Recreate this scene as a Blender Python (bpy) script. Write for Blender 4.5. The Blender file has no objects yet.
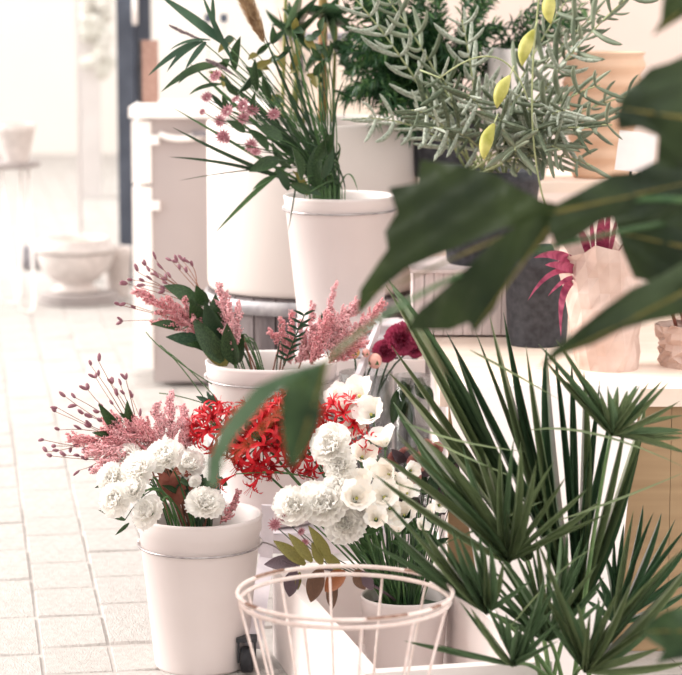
import bpy, bmesh, math, random
from mathutils import Vector, Matrix, Quaternion, noise
V = Vector
R = random.Random(7)
SC = bpy.context.scene
COL = SC.collection
PI = math.pi

# ------------------------------------------------------------------ camera
F = 2400.0                      # focal length in pixels of the 682 x 675 frame
CAM_H = 1.34
PITCH = math.radians(8.46)
cam_d = bpy.data.cameras.new('camera')
cam = bpy.data.objects.new('camera', cam_d); COL.objects.link(cam)
cam.location = (0, 0, CAM_H)
cam.rotation_euler = (PI/2 - PITCH, 0, 0)
cam_d.sensor_fit = 'HORIZONTAL'; cam_d.sensor_width = 24.0
cam_d.lens = 24.0 * F / 682.0
cam_d.clip_start = 0.05; cam_d.clip_end = 500
cam_d.dof.use_dof = True
cam_d.dof.focus_distance = 4.55
cam_d.dof.aperture_fstop = 3.5
SC.camera = cam

# ------------------------------------------------------------------ world, sun, exposure
w = bpy.data.worlds.new('sky'); SC.world = w; w.use_nodes = True
bg = w.node_tree.nodes['Background']
bg.inputs[0].default_value = (1.0, 0.962, 0.93, 1); bg.inputs[1].default_value = 1.0
sd = bpy.data.lights.new('sun', 'SUN'); sd.energy = 3.0; sd.angle = math.radians(35); sd.color = (1.0, 0.95, 0.9)
sun = bpy.data.objects.new('sun', sd); COL.objects.link(sun)
sun.rotation_euler = V((-0.85, 0.22, 0.46)).to_track_quat('Z', 'Y').to_euler()
SC.view_settings.view_transform = 'Standard'
SC.view_settings.look = 'None'
SC.view_settings.exposure = 1.0
SC.view_settings.gamma = 1.0
SC.view_settings.use_curve_mapping = False

# ------------------------------------------------------------------ pixel helpers
CP, SP = math.cos(PITCH), math.sin(PITCH)
def ray(px, py):
    a = (px - 341.0) / F; b = (337.5 - py) / F
    return V((a, CP + b*SP, -SP + b*CP))
def at(px, py, d):              # point seen at a pixel at forward distance d
    r = ray(px, py); k = d / r.y
    return V((r.x*k, d, CAM_H + r.z*k))
def on_z(px, py, z):            # point seen at a pixel on the level plane z
    r = ray(px, py); k = (z - CAM_H) / r.z
    return V((r.x*k, r.y*k, z))
def pxm(n, d): return n * d / F

# ------------------------------------------------------------------ materials
def lin(c):
    return tuple((v/255/12.92 if v/255 <= .04045 else ((v/255+.055)/1.055)**2.4) for v in c)
MATS = {}
def mat(name, c1, c2=None, rough=.6, scale=20, translucent=0, bump=0, bump_scale=80, metallic=0, spec=.3, stretch=(1,1,1), detail=3):
    if name in MATS: return MATS[name]
    m = bpy.data.materials.new(name); m.use_nodes = True
    nt = m.node_tree; b = nt.nodes['Principled BSDF']
    c1 = lin(c1); c2 = lin(c2) if c2 else c1
    tc = nt.nodes.new('ShaderNodeTexCoord'); mp = nt.nodes.new('ShaderNodeMapping'); mp.inputs['Scale'].default_value = stretch
    nt.links.new(tc.outputs['Object'], mp.inputs[0])
    nz = nt.nodes.new('ShaderNodeTexNoise'); nz.inputs['Scale'].default_value = scale; nz.inputs['Detail'].default_value = detail
    nt.links.new(mp.outputs[0], nz.inputs['Vector'])
    rp = nt.nodes.new('ShaderNodeValToRGB')
    rp.color_ramp.elements[0].position = .32; rp.color_ramp.elements[1].position = .68
    rp.color_ramp.elements[0].color = (*c1, 1); rp.color_ramp.elements[1].color = (*c2, 1)
    nt.links.new(nz.outputs['Fac'], rp.inputs[0])
    nt.links.new(rp.outputs[0], b.inputs['Base Color'])
    b.inputs['Roughness'].default_value = rough
    b.inputs['Metallic'].default_value = metallic
    b.inputs['Specular IOR Level'].default_value = spec
    if bump:
        n2 = nt.nodes.new('ShaderNodeTexNoise'); n2.inputs['Scale'].default_value = bump_scale
        nt.links.new(mp.outputs[0], n2.inputs['Vector'])
        bp = nt.nodes.new('ShaderNodeBump'); bp.inputs['Strength'].default_value = bump; bp.inputs['Distance'].default_value = .01
        nt.links.new(n2.outputs['Fac'], bp.inputs['Height']); nt.links.new(bp.outputs[0], b.inputs['Normal'])
    if translucent:
        tr = nt.nodes.new('ShaderNodeBsdfTranslucent'); mx = nt.nodes.new('ShaderNodeMixShader')
        mx.inputs[0].default_value = translucent
        nt.links.new(rp.outputs[0], tr.inputs[0])
        nt.links.new(b.outputs[0], mx.inputs[1]); nt.links.new(tr.outputs[0], mx.inputs[2])
        nt.links.new(mx.outputs[0], nt.nodes['Material Output'].inputs[0])
    MATS[name] = m
    return m
def glass(name, tint=(.985,.99,.99), refl=.12):
    m = bpy.data.materials.new(name); m.use_nodes = True
    nt = m.node_tree; nt.nodes.remove(nt.nodes['Principled BSDF'])
    t = nt.nodes.new('ShaderNodeBsdfTransparent'); t.inputs[0].default_value = (*tint, 1)
    g = nt.nodes.new('ShaderNodeBsdfGlossy'); g.inputs['Roughness'].default_value = .05
    f = nt.nodes.new('ShaderNodeLayerWeight'); f.inputs[0].default_value = .25
    mu = nt.nodes.new('ShaderNodeMath'); mu.operation = 'MULTIPLY_ADD'; mu.inputs[1].default_value = .6; mu.inputs[2].default_value = refl*.3
    mx = nt.nodes.new('ShaderNodeMixShader')
    nt.links.new(f.outputs['Fresnel'], mu.inputs[0]); nt.links.new(mu.outputs[0], mx.inputs[0])
    nt.links.new(t.outputs[0], mx.inputs[1]); nt.links.new(g.outputs[0], mx.inputs[2])
    nt.links.new(mx.outputs[0], nt.nodes['Material Output'].inputs[0])
    MATS[name] = m
    return m
M = dict(
    paver=mat('paver', (172,167,163), (188,183,179), .75, 9, bump=.5, bump_scale=45),
    grout=mat('grout', (172,166,162), (184,178,174), .9, 40),
    bucket=mat('bucket_plastic', (219,208,206), (223,213,211), .45, 6),
    planter=mat('planter_white', (206,196,191), (210,200,195), .5, 4),
    wire=mat('wire_metal', (150,143,145), (190,184,184), .3, 60, metallic=.7),
    white_metal=mat('white_metal', (206,200,206), (222,214,218), .4, 30),
    rusty=mat('rusty_white_wire', (238,222,216), (226,204,196), .55, 60),
    rust=mat('rust', (126,92,78), (170,140,126), .8, 90),
    black=mat('black_rubber', (38,38,42), (58,58,62), .5, 40),
    crate_white=mat('crate_white', (238,227,224), (243,233,230), .55, 8),
    cream_wall=mat('cream_wall', (229,208,198), (233,213,203), .85, 3),
    cabinet=mat('cabinet_shaded_paint', (168,158,157), (176,166,165), .5, 3),  # grey darkened to hold the shade on the cabinet's front face
    cabinet_top=mat('cabinet_top_white', (246,240,236), (250,245,242), .5, 3),
    frame=mat('door_frame_grey', (62,68,80), (80,87,100), .4, 8),
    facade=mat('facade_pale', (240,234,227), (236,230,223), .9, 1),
    barrel=mat('barrel_dark', (84,76,78), (122,112,112), .7, 14, stretch=(1,1,.2), bump=.3),
    hoop=mat('barrel_hoop', (140,136,140), (182,178,180), .45, 30, metallic=.4),
    stone=mat('stone_pot', (198,190,186), (216,208,204), .85, 30, bump=.3),
    terracotta=mat('terracotta_inside', (205,160,140), (220,180,160), .9, 30),
    counter=mat('counter_shaded_wood', (160,132,100), (178,150,116), .6, 6, stretch=(.3,6,6)),  # wood tan with the shadow under the top put into it
    counter_top=mat('counter_top', (233,212,196), (240,222,208), .55, 5, stretch=(.4,5,5)),
    kraft=mat('kraft_paper', (186,158,146), (212,190,180), .75, 12, bump=.5, bump_scale=25),
    ribbed=mat('ribbed_clay', (200,164,138), (212,178,152), .5, 12),
    dark_pot=mat('anthracite_pot', (52,54,60), (74,76,82), .7, 60),
    slat=mat('greywashed_slat', (200,186,184), (222,208,206), .7, 12, stretch=(6,6,.6)),
    leaf_fg=mat('foreground_leaf', (24,40,22), (54,70,36), .5, 9, translucent=.14),
    leaf_mid=mat('leaf_midgreen', (28,50,32), (68,92,56), .38, 24, translucent=.18),
    leaf_soft=mat('leaf_soft_green', (66,94,68), (100,124,96), .4, 10, translucent=.2),
    leaf_bluish=mat('leaf_blue_green', (42,68,52), (70,96,74), .45, 12, translucent=.2),
    palm=mat('palm_leaflet', (72,102,72), (130,152,114), .3, 9, translucent=.15, stretch=(1,8,1)),
    palm_olive=mat('palm_leaflet_olive', (86,106,74), (142,154,112), .36, 9, translucent=.15, stretch=(1,8,1)),
    palm_dark=mat('palm_leaflet_dark', (48,78,56), (94,122,88), .3, 9, translucent=.1, stretch=(1,8,1)),
    petiole=mat('petiole_green', (74,104,62), (106,128,80), .45, 20),
    stem=mat('stem_green', (58,92,56), (86,116,70), .5, 30),
    stem_dark=mat('stem_dark_green', (36,60,42), (58,80,54), .5, 30),
    stem_brown=mat('stem_brownish', (120,78,66), (150,104,86), .6, 30),
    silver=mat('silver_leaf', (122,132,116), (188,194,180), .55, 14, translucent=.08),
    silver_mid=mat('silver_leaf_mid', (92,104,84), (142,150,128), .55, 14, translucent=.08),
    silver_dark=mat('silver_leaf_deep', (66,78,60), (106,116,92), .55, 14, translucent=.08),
    silver_stem=mat('silver_stem', (140,150,110), (168,172,130), .6, 20),
    needle=mat('needle_green', (18,48,28), (44,82,46), .5, 8, translucent=.15),
    needle_light=mat('needle_green_light', (50,88,46), (84,118,62), .5, 8, translucent=.15),
    cane=mat('cane_bark', (176,128,86), (112,112,58), .5, 9, stretch=(1,1,.6)),
    cane_green=mat('cane_green', (104,118,62), (140,138,80), .5, 12),
    pod=mat('pod_yellow', (150,150,58), (206,200,124), .45, 30, translucent=.2),
    white_petal=mat('white_petal', (255,252,248), (255,254,251), .8, 30, translucent=.58, spec=.1),
    cream_petal=mat('cream_petal', (252,243,232), (255,250,243), .8, 30, translucent=.4, spec=.1),
    pink=mat('astilbe_pink', (222,138,146), (243,190,192), .8, 130, translucent=.2),
    pink_pale=mat('astilbe_pale_pink', (228,160,166), (246,206,208), .8, 130, translucent=.2),
    red=mat('nerine_red', (184,14,30), (216,40,50), .45, 60, translucent=.2),
    red_deep=mat('nerine_deep_red', (148,16,28), (192,34,42), .45, 60, translucent=.2),
    mauve=mat('mauve_bud', (112,70,84), (160,112,122), .6, 120, translucent=.1),
    astr=mat('astrantia_pink', (158,104,114), (200,150,156), .7, 120, translucent=.2),
    astr_dark=mat('astrantia_eye', (118,58,72), (160,96,104), .7, 160),
    magenta=mat('magenta_petal', (150,48,84), (196,92,122), .5, 40, translucent=.15),
    peach=mat('peach_bud', (224,160,150), (240,190,176), .6, 60, translucent=.1),
    yellow_bud=mat('ochre_bud', (196,148,84), (220,176,110), .6, 60),
    brown_leaf=mat('brown_leaf', (72,52,44), (118,86,66), .45, 40, translucent=.1),
    purple_leaf=mat('purple_brown_leaf', (62,48,52), (96,78,86), .4, 30, translucent=.08),
    rust_leaf=mat('rust_leaf', (142,82,44), (108,64,40), .5, 25, translucent=.15),
    olive_leaf=mat('olive_leaf', (98,94,46), (134,124,66), .5, 25, translucent=.15),
    blush=mat('blush_bloom', (188,120,116), (220,168,158), .7, 90, translucent=.15),
    burgundy=mat('burgundy_leaf', (116,34,64), (176,84,110), .45, 16, translucent=.15, stretch=(1,6,1)),
    dried=mat('dried_russet', (138,74,64), (170,110,94), .8, 40, translucent=.1),
    grass_plume=mat('grass_plume', (148,116,88), (206,180,146), .9, 60, translucent=.25),
    grass_seed=mat('grass_seed_grey', (112,96,102), (166,148,150), .9, 90),
    paper_white=mat('paper_white', (240,230,228), (246,238,236), .8, 20),
    soil=mat('soil', (52,40,36), (76,60,52), .95, 90),
    cream_cab=mat('cream_cabinet', (240,220,204), (244,226,212), .6, 3),
    pale_grey=mat('pale_grey_glare', (208,202,200), (218,212,210), .8, 5),  # grey paled to put the doorway's glare into the colour
    pale_green=mat('pale_glare_leaf', (204,203,192), (216,213,206), .9, 8),  # leaf colour washed out by painted outdoor glare
    table_grey=mat('table_grey', (150,142,140), (166,158,156), .6, 8),
    cork=mat('cork_board', (150,118,106), (168,136,124), .8, 60),
    greyslate=mat('slate_tile', (120,116,122), (150,146,150), .6, 30),
)
M['glass'] = glass('clear_glass')
M['water'] = glass('vase_water', (.95,.96,.96), .08)

# ------------------------------------------------------------------ mesh builder
class MB:
    def __init__(s): s.v = []; s.f = []
    def add(s, vs, fs):
        o = len(s.v); s.v += [V(x) for x in vs]; s.f += [tuple(i+o for i in f) for f in fs]; return s
    def tube(s, pts, r, n=6, cap=True):
        pts = [V(p) for p in pts]; m = len(pts)
        rr = r if isinstance(r, (list, tuple)) else [r]*m
        vs = []; fs = []; side = None
        for i, p in enumerate(pts):
            t = (pts[min(i+1, m-1)] - pts[max(i-1, 0)])
            t = t.normalized() if t.length > 1e-9 else V((0,0,1))
            if side is None:
                side = t.cross(V((0,0,1)) if abs(t.z) < .9 else V((1,0,0))).normalized()
            else:
                side = (side - t*side.dot(t)); side = side.normalized() if side.length > 1e-6 else t.orthogonal().normalized()
            b = t.cross(side)
            for k in range(n):
                a = 2*PI*k/n
                vs.append(p + (side*math.cos(a) + b*math.sin(a))*rr[i])
        for i in range(m-1):
            for k in range(n):
                fs.append((i*n+k, i*n+(k+1) % n, (i+1)*n+(k+1) % n, (i+1)*n+k))
        if cap:
            fs.append(tuple(range(n-1, -1, -1))); fs.append(tuple((m-1)*n+k for k in range(n)))
        return s.add(vs, fs)
    def ring(s, c, rad, r, n=40, k=6, tilt=None):
        vs = []; fs = []
        for i in range(n):
            a = 2*PI*i/n; d = V((math.cos(a), math.sin(a), 0))
            for j in range(k):
                b = 2*PI*j/k
                p = d*(rad + r*math.cos(b)) + V((0,0,r*math.sin(b)))
                if tilt: p = tilt @ p
                vs.append(V(c)+p)
        for i in range(n):
            for j in range(k):
                fs.append((i*k+j, ((i+1) % n)*k+j, ((i+1) % n)*k+(j+1) % k, i*k+(j+1) % k))
        return s.add(vs, fs)
    def lathe(s, prof, c=(0,0,0), n=40, cap0=True, cap1=False, wob=None):
        c = V(c); vs = []; fs = []; m = len(prof)
        for i, (r, z) in enumerate(prof):
            for k in range(n):
                a = 2*PI*k/n
                q = r*(wob(a, i/(m-1)) if wob else 1)
                vs.append(c + V((q*math.cos(a), q*math.sin(a), z)))
        for i in range(m-1):
            for k in range(n):
                fs.append((i*n+k, i*n+(k+1) % n, (i+1)*n+(k+1) % n, (i+1)*n+k))
        if cap0: fs.append(tuple(range(n-1, -1, -1)))
        if cap1: fs.append(tuple((m-1)*n+k for k in range(n)))
        return s.add(vs, fs)
    def blade(s, pts, ws, ref=(0,-1,.3), fold=0., ruffle=0., across=2):
        pts = [V(p) for p in pts]; m = len(pts); ref = V(ref); vs = []; fs = []
        for i, p in enumerate(pts):
            t = (pts[min(i+1, m-1)] - pts[max(i-1, 0)]).normalized()
            sd = t.cross(ref); sd = sd.normalized() if sd.length > 1e-6 else t.orthogonal().normalized()
            nn = sd.cross(t)
            for k in range(across+1):
                u = 2*k/across - 1
                vs.append(p + sd*u*ws[i]*.5 + nn*(abs(u)*fold*ws[i]*.5 + ruffle*ws[i]*math.sin(i*2.1+k*1.7)))
        q = across+1
        for i in range(m-1):
            for k in range(across):
                fs.append((i*q+k, i*q+k+1, (i+1)*q+k+1, (i+1)*q+k))
        return s.add(vs, fs)
    def box(s, c, size, rot=None, taper=1.0):
        c = V(c); x, y, z = (V(size)*.5)
        vs = []
        for sz in (-1, 1):
            k = taper if sz < 0 else 1
            for sx, sy in ((-1,-1), (1,-1), (1,1), (-1,1)):
                p = V((sx*x*k, sy*y*k, sz*z))
                vs.append(c + (rot @ p if rot else p))
        return s.add(vs, [(3,2,1,0), (4,5,6,7), (0,1,5,4), (1,2,6,5), (2,3,7,6), (3,0,4,7)])
    def ell(s, c, axes, rot=None, n=8, m=5):
        c = V(c); vs = []; fs = []
        for i in range(1, m):
            th = PI*i/m
            for k in range(n):
                a = 2*PI*k/n
                p = V((axes[0]*math.sin(th)*math.cos(a), axes[1]*math.sin(th)*math.sin(a), axes[2]*math.cos(th)))
                vs.append(c + (rot @ p if rot else p))
        top = V((0,0,axes[2])); bot = V((0,0,-axes[2]))
        vs.append(c + (rot @ top if rot else top)); vs.append(c + (rot @ bot if rot else bot))
        T = (m-1)*n; B = T+1
        for i in range(m-2):
            for k in range(n): fs.append((i*n+k, (i+1)*n+k, (i+1)*n+(k+1) % n, i*n+(k+1) % n))
        for k in range(n):
            fs.append((T, k, (k+1) % n)); fs.append((B, (m-2)*n+(k+1) % n, (m-2)*n+k))
        return s.add(vs, fs)
    def octa(s, c, r):
        c = V(c); a = R.uniform(0, PI); ca, sa = math.cos(a)*r, math.sin(a)*r
        return s.add([c+V((ca,sa,0)), c+V((-sa,ca,0)), c+V((-ca,-sa,0)), c+V((sa,-ca,0)), c+V((0,0,r)), c+V((0,0,-r))],
                     [(0,1,4),(1,2,4),(2,3,4),(3,0,4),(1,0,5),(2,1,5),(3,2,5),(0,3,5)])
    def mesh(s, name, m, off=(0,0,0), smooth=True):
        me = bpy.data.meshes.new(name); off = V(off)
        me.from_pydata([tuple(p-off) for p in s.v], [], s.f)
        if smooth: me.polygons.foreach_set('use_smooth', [True]*len(me.polygons))
        me.materials.append(M[m] if isinstance(m, str) else m); me.update()
        return me

OFF = {}
def empty(name, label, cat, loc, group=None):
    o = bpy.data.objects.new(name, None); COL.objects.link(o); o.location = loc; o.empty_display_size = .05
    o['label'] = label; o['category'] = cat
    if group: o['group'] = group
    OFF[o.name] = V(loc)
    return o
def part(mb, name, m, parent, smooth=True, kind=None, label=None):
    off = OFF[parent.name]
    o = bpy.data.objects.new(name, mb.mesh(name, m, off, smooth)); COL.objects.link(o); o.parent = parent
    OFF[o.name] = off
    if kind: o['kind'] = kind
    if label: o['label'] = label
    return o
def solo(mb, name, m, label, cat, loc, group=None, smooth=True):
    o = bpy.data.objects.new(name, mb.mesh(name, m, loc, smooth)); COL.objects.link(o); o.location = loc
    o['label'] = label; o['category'] = cat
    if group: o['group'] = group
    OFF[o.name] = V(loc)
    return o
def struct(mb, name, m, smooth=False):
    o = bpy.data.objects.new(name, mb.mesh(name, m, (0,0,0), smooth)); COL.objects.link(o); o['kind'] = 'structure'
    OFF[o.name] = V((0,0,0))
    return o
def inst(me, name, parent, Mw):
    o = bpy.data.objects.new(name, me); COL.objects.link(o); o.parent = parent
    off = OFF[parent.name]
    o.matrix_local = Matrix.Translation(-off) @ Mw
    OFF[o.name] = off
    return o
def frame_m(origin, d, nrm, L=1, W=1, H=1):       # local x = d, local z ~ nrm
    x = V(d).normalized(); n = V(nrm); y = n.cross(x)
    y = y.normalized() if y.length > 1e-5 else x.orthogonal().normalized()
    z = x.cross(y)
    m = Matrix((x*L, y*W, z*H)).transposed().to_4x4(); m.translation = V(origin)
    return m
def curve(a, b, sag=0, n=8, bow=(0,0,0)):
    a = V(a); b = V(b); out = []
    for i in range(n+1):
        t = i/n; k = 4*t*(1-t)
        out.append(a.lerp(b, t) + V((0,0,sag*k)) + V(bow)*k)
    return out
def bez(a, b, c, n=8):
    a, b, c = V(a), V(b), V(c)
    return [a*(1-t)**2 + b*2*t*(1-t) + c*t*t for t in (i/n for i in range(n+1))]
def rv(s): return V((R.uniform(-s,s), R.uniform(-s,s), R.uniform(-s,s)))
def rdir(base, spread): return (V(base).normalized() + rv(spread)).normalized()
CAMDIR = V((0,-1,.25)).normalized()
LEAFW = [.25,.62,.88,1,.97,.86,.66,.38,.04]
LANCE = [.35,.7,.92,1,.96,.84,.64,.38,.03]

# ================================================================== SETTING
ang = math.radians(9.1)
du = V((-math.sin(ang), math.cos(ang), 0)); dv = V((math.cos(ang), math.sin(ang), 0))
b = MB(); b.box((0, 12, -.0445), (60, 50, .08)); floor = struct(b, 'floor', 'grout')
def proj(p):
    q = V(p) - V((0,0,CAM_H)); z = q.y*CP - q.z*SP; u = q.y*SP + q.z*CP
    return 341 + F*q.x/z, 337.5 - F*u/z, z
PW = .138
def paver_mesh(i):
    rr = random.Random(i)
    b = MB(); h = .012
    o = [V((sx*(.5-.017), sy*(.5-.012), 0)) for sx, sy in ((-1,-1),(1,-1),(1,1),(-1,1))]
    t = [V((p.x*(.93), p.y*(.95), h+rr.uniform(-.002,.003))) for p in o]
    mid = [V((p.x, p.y, h*.5)) for p in o]
    low = [V((p.x, p.y, -.012)) for p in o]
    b.add(low+mid+t, [(0,1,5,4),(1,2,6,5),(2,3,7,6),(3,0,4,7),(4,5,9,8),(5,6,10,9),(6,7,11,10),(7,4,8,11),(8,9,10,11)])
    return b.mesh('paver', 'paver', smooth=False)
PV = [paver_mesh(i) for i in range(6)]
rest = MB(); cand = []
base0 = on_z(28, 552, 0)        # a joint crossing seen in the paving
for c in range(-34, 26):
    r2 = random.Random(c*13+5); s = -3.0 + r2.uniform(0,.25)
    while s < 12.6:
        L = r2.choice((.19,.24,.24,.29,.33))
        p = base0 + du*(s+L/2) + dv*(c+.5)*PW
        px, py, z = proj(p)
        if z > 1.5:
            big = (-40 < px < 345 and 278 < py < 705)
            (cand if big else [None]).append((z, p, L, r2.randint(0,5)))
            if not big:
                m = frame_m(p-V((0,0,.013)), du, (0,0,1), L, PW); h = .012
                vs = [m @ V((x*.488, y*.488, zz)) for zz in (-.012, h) for x, y in ((-1,-1),(1,-1),(1,1),(-1,1))]
                rest.add(vs, [(4,5,6,7),(0,1,5,4),(1,2,6,5),(2,3,7,6),(3,0,4,7)])
        s += L
cand.sort(key=lambda t: t[0])
for z, p, L, k in cand[:300]:
    inst(PV[k], 'paver', floor, frame_m(p-V((0,0,.013)), du, (0,0,1), L, PW, 1))
part(rest, 'paver_field', 'paver', floor, smooth=False, kind='stuff')

b = MB(); b.box((2.0, 8.5, 1.6), (4.46, .2, 3.2)); struct(b, 'wall_back', 'cream_wall')
b = MB(); b.box((-1.7, 1.45, 1.35), (.2, 6.1, 2.7)); struct(b, 'wall_left_sun_block', 'planter')  # unseen wall, added and sized to keep sun off the near floor
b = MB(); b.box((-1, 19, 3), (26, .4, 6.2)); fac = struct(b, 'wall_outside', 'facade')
# doorway: dark post with a glazed leaf
b = MB()
p0 = at(129, 278, 10.6); b.box((p0.x, 10.6, 1.5), (.075, .08, 3.0)); b.box((p0.x+.07, 10.66, 1.5), (.07, .06, 3.0))
door = struct(b, 'door_1', 'frame')
b = MB(); b.box((at(136,100,10.53).x, 10.53, 1.22), (.02, .05, .14)); part(b, 'door_handle', 'cabinet_top', door)
b = MB(); xg0, xg1 = at(80,100,10.7).x, at(121,100,10.7).x
b.box(((xg0+xg1)/2, 10.7, 1.5), (xg1-xg0, .006, 3.0)); part(b, 'pane', 'glass', door, smooth=False)
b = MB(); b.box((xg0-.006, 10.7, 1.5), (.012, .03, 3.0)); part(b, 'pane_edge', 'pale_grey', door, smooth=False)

# ================================================================== BUCKETS AND STANDS
def bucket(label, c, rad, h, base=.74, band=True, bf=.90, name='flower_bucket', m='bucket', group='white florist buckets'):
    o = empty(name, label, 'bucket', c, group)
    rb = rad*base
    prof = [(rb*.97,0),(rb,.006),(rad*.965,h-.034),(rad*.985,h-.032),(rad*.99,h-.010),(rad*1.0,h-.007),(rad*1.005,h-.001),(rad*.985,h+.001),(rad*.955,h-.004),(rad*.93,h-.03),(rb*.95,.012)]
    b = MB(); b.lathe(prof, c, 56); bo = part(b, 'body', m, o)
    b = MB(); b.lathe([(0.001, h*.82),(rad*.93, h*.82)], c, 28, cap0=False); part(b, 'water', 'stem_dark', o)
    if band:
        tl = Matrix.Rotation(.02, 3, 'X')
        b = MB(); b.ring(V(c)+V((0,0,h*bf)), rad*(1-(1-bf)*.26)+.005, .0022, 56, 6, tl); part(b, 'wire_handle', 'wire', o)
        for sx in (-1, 1):
            b = MB(); b.ell(V(c)+V((sx*(rad*(1-(1-bf)*.26)+.001), 0, h*bf)), (.006,.008,.008)); part(b, 'handle_ear', m, o)
    return o
LB = on_z(201, 664, 0)
lbk = bucket('tall white bucket of carnations standing on the paving', LB, .123, .305, bf=.81)
b = MB(); e0 = LB+V((.123*.95+.006,0,.247)); b.tube(bez(e0, e0+V((.03,-.03,.004)), e0+V((.052,-.05,-.022)), 6), .0018, 6); part(b, 'wire_end', 'wire', lbk)
mbz = .21; MBp = at(272, 505, 5.0); MBp = V((MBp.x, 5.0, mbz))
bucket('white bucket of pink astilbe on the lower shelf of stand', MBp, .139, .338)
TBp = V((at(340,320,5.36).x, 5.36, .565))
bucket('white bucket of grasses on the upper shelf of stand', TBp, .126, .30)
PBp = V((at(405,600,4.5).x, 4.5, .02))
bucket('small white pot of lisianthus stems set inside the crate', PBp, .085, .150, .86, band=False)

# tiered stand
st = empty('tiered_flower_stand', 'white metal tiered stand on black casters between the buckets', 'stand', (-.1, 5.1, 0))
def bar(a, b2, w, t, name='leg', m='white_metal', ref=(0,1,0)):
    a = V(a); b2 = V(b2); x = (b2-a); L = x.length
    mm = frame_m((a+b2)/2, x, ref, 1, 1, 1)
    q = MB(); q.box((0,0,0), (L, w, t)); q.v = [mm @ v for v in q.v]
    return part(q, name, m, st, smooth=False)
shelf1 = (-.29, .19, 4.86, 5.2); shelf2 = (-.10, .16, 5.23, 5.56)
for (x0,x1,y0,y1), z in ((shelf1,.205),(shelf2,.56)):
    q = MB(); q.box(((x0+x1)/2,(y0+y1)/2,z-.008), (x1-x0,y1-y0,.016)); q.box(((x0+x1)/2,y0,z-.02), (x1-x0,.01,.04)); part(q, 'shelf', 'white_metal', st, smooth=False)
q = MB(); q.box((.085, 5.215, .36), (.20, .012, .31)); part(q, 'back_panel', 'crate_white', st, smooth=False)
L1 = on_z(247, 672, 0)
bar((L1.x+.012, L1.y+.02, .05), at(266, 560, 4.85), .032, .018)
bar(at(266, 560, 4.85), at(268, 505, 4.86), .026, .016)
bar((.13, 4.9, .05), (.13, 5.0, .2), .03, .016)
bar((-.09, 5.55, .05), (-.09, 5.55, .56), .03, .016)
bar((.15, 5.55, .05), (.15, 5.55, .56), .03, .016)
bar(at(346, 408, 4.9), at(378, 326, 5.16), .026, .010, 'diagonal_strut', ref=(0,1,.5))
bar(at(346, 408, 4.9), (at(346,408,4.9).x, 4.9, .2), .02, .012)
for p in ((L1.x, L1.y), (.13, 4.9), (-.09, 5.55), (.15, 5.55)):
    q = MB()
    c = V((p[0], p[1], .026))
    rt = Matrix.Rotation(PI/2, 3, 'Y')
    q2 = MB(); q2.lathe([(.004,-.012),(.022,-.012),(.026,-.008),(.026,.008),(.022,.012),(.004,.012)], (0,0,0), 20, True, True)
    q.v = [c + rt @ v for v in q2.v]; q.f = q2.f
    cs = part(q, 'caster', 'black', st)
    q = MB(); q.box(c+V((-.016,0,.018)), (.004,.026,.045)); q.box(c+V((.016,0,.018)), (.004,.026,.045)); q.box(c+V((0,0,.042)), (.04,.034,.008))
    part(q, 'caster_fork', 'black', cs, smooth=False)

# white crate on the floor, seen along its left wall
ca = math.atan2(220+341, F)
cu = V((math.sin(ca), -math.cos(ca), 0)); cv = V((math.cos(ca), math.sin(ca), 0))
C0 = on_z(273, 655, 0)
CL, CW, CH, CT = .78, .33, .185, .026
cr = empty('white_crate', 'low white wooden crate behind the wire basket', 'crate', C0 + cv*CW/2 + cu*CL/2)
def cpart(u0, u1, v0, v1, z0, z1, name):
    q = MB(); mm = frame_m(C0, cu, (0,0,1)); mm = Matrix((cu, cv, V((0,0,1)))).transposed().to_4x4(); mm.translation = C0
    q.box(((u0+u1)/2,(v0+v1)/2,(z0+z1)/2), (u1-u0, v1-v0, z1-z0)); q.v = [mm @ v for v in q.v]
    part(q, name, 'crate_white', cr, smooth=False)
cpart(0, CL, 0, CT, 0, CH, 'side_panel'); cpart(0, CL, CW-CT, CW, 0, CH, 'side_panel')
cpart(0, CT, CT, CW-CT, 0, CH, 'end_panel'); cpart(CL-CT, CL, CT, CW-CT, 0, CH, 'end_panel')
cpart(CT, CL-CT, CT, CW-CT, .002, .018, 'base_panel')

# wire basket, rusty white
WB = at(345, 592, 3.72); wr = pxm(110, 3.74)
wb = empty('wire_basket', 'round white wire basket with rusty double rim standing on the paving', 'basket', (WB.x, 3.72, 0))
zc = WB.z
q = MB(); q.ring((WB.x, 3.72, zc), wr, .0036, 64, 6); part(q, 'rim_ring', 'rusty', wb)
q = MB(); q.ring((WB.x, 3.72, zc-.013), wr*.975, .0036, 64, 6); part(q, 'rim_ring', 'rusty', wb)
for a0, a1 in ((.5,.95),(4.9,5.3),(3.6,3.8),(2.2,2.6),(5.6,5.75)):
    q = MB(); q.tube([V((WB.x+math.cos(a)*wr, 3.72+math.sin(a)*wr, zc+.0006)) for a in (a0+(a1-a0)*i/6 for i in range(7))], .0037, 6); part(q, 'rust_patch', 'rust', wb)
rb = wr*.45
for i in range(12):
    a = 2*PI*(i+.28)/12; d = V((math.cos(a), math.sin(a), 0))
    q = MB(); q.tube([V((WB.x,3.72,zc-.014))+d*wr*.985, V((WB.x,3.72,.004))+d*rb], .0025, 6); part(q, 'upright_wire', 'rusty', wb)
for i in (3.42, 3.80):
    d = V((math.cos(i), math.sin(i), 0))
q = MB(); q.ring((WB.x, 3.72, .016), rb, .004, 48, 6); part(q, 'base_ring', 'rusty', wb)
for i in range(5):
    y = (i-2)*.05; hw = math.sqrt(max(rb*rb-y*y, 0))
    q = MB(); q.tube([V((WB.x-hw,3.72+y,.012)), V((WB.x+hw,3.72+y,.012))], .0025, 6); part(q, 'base_wire', 'rusty', wb)

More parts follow.
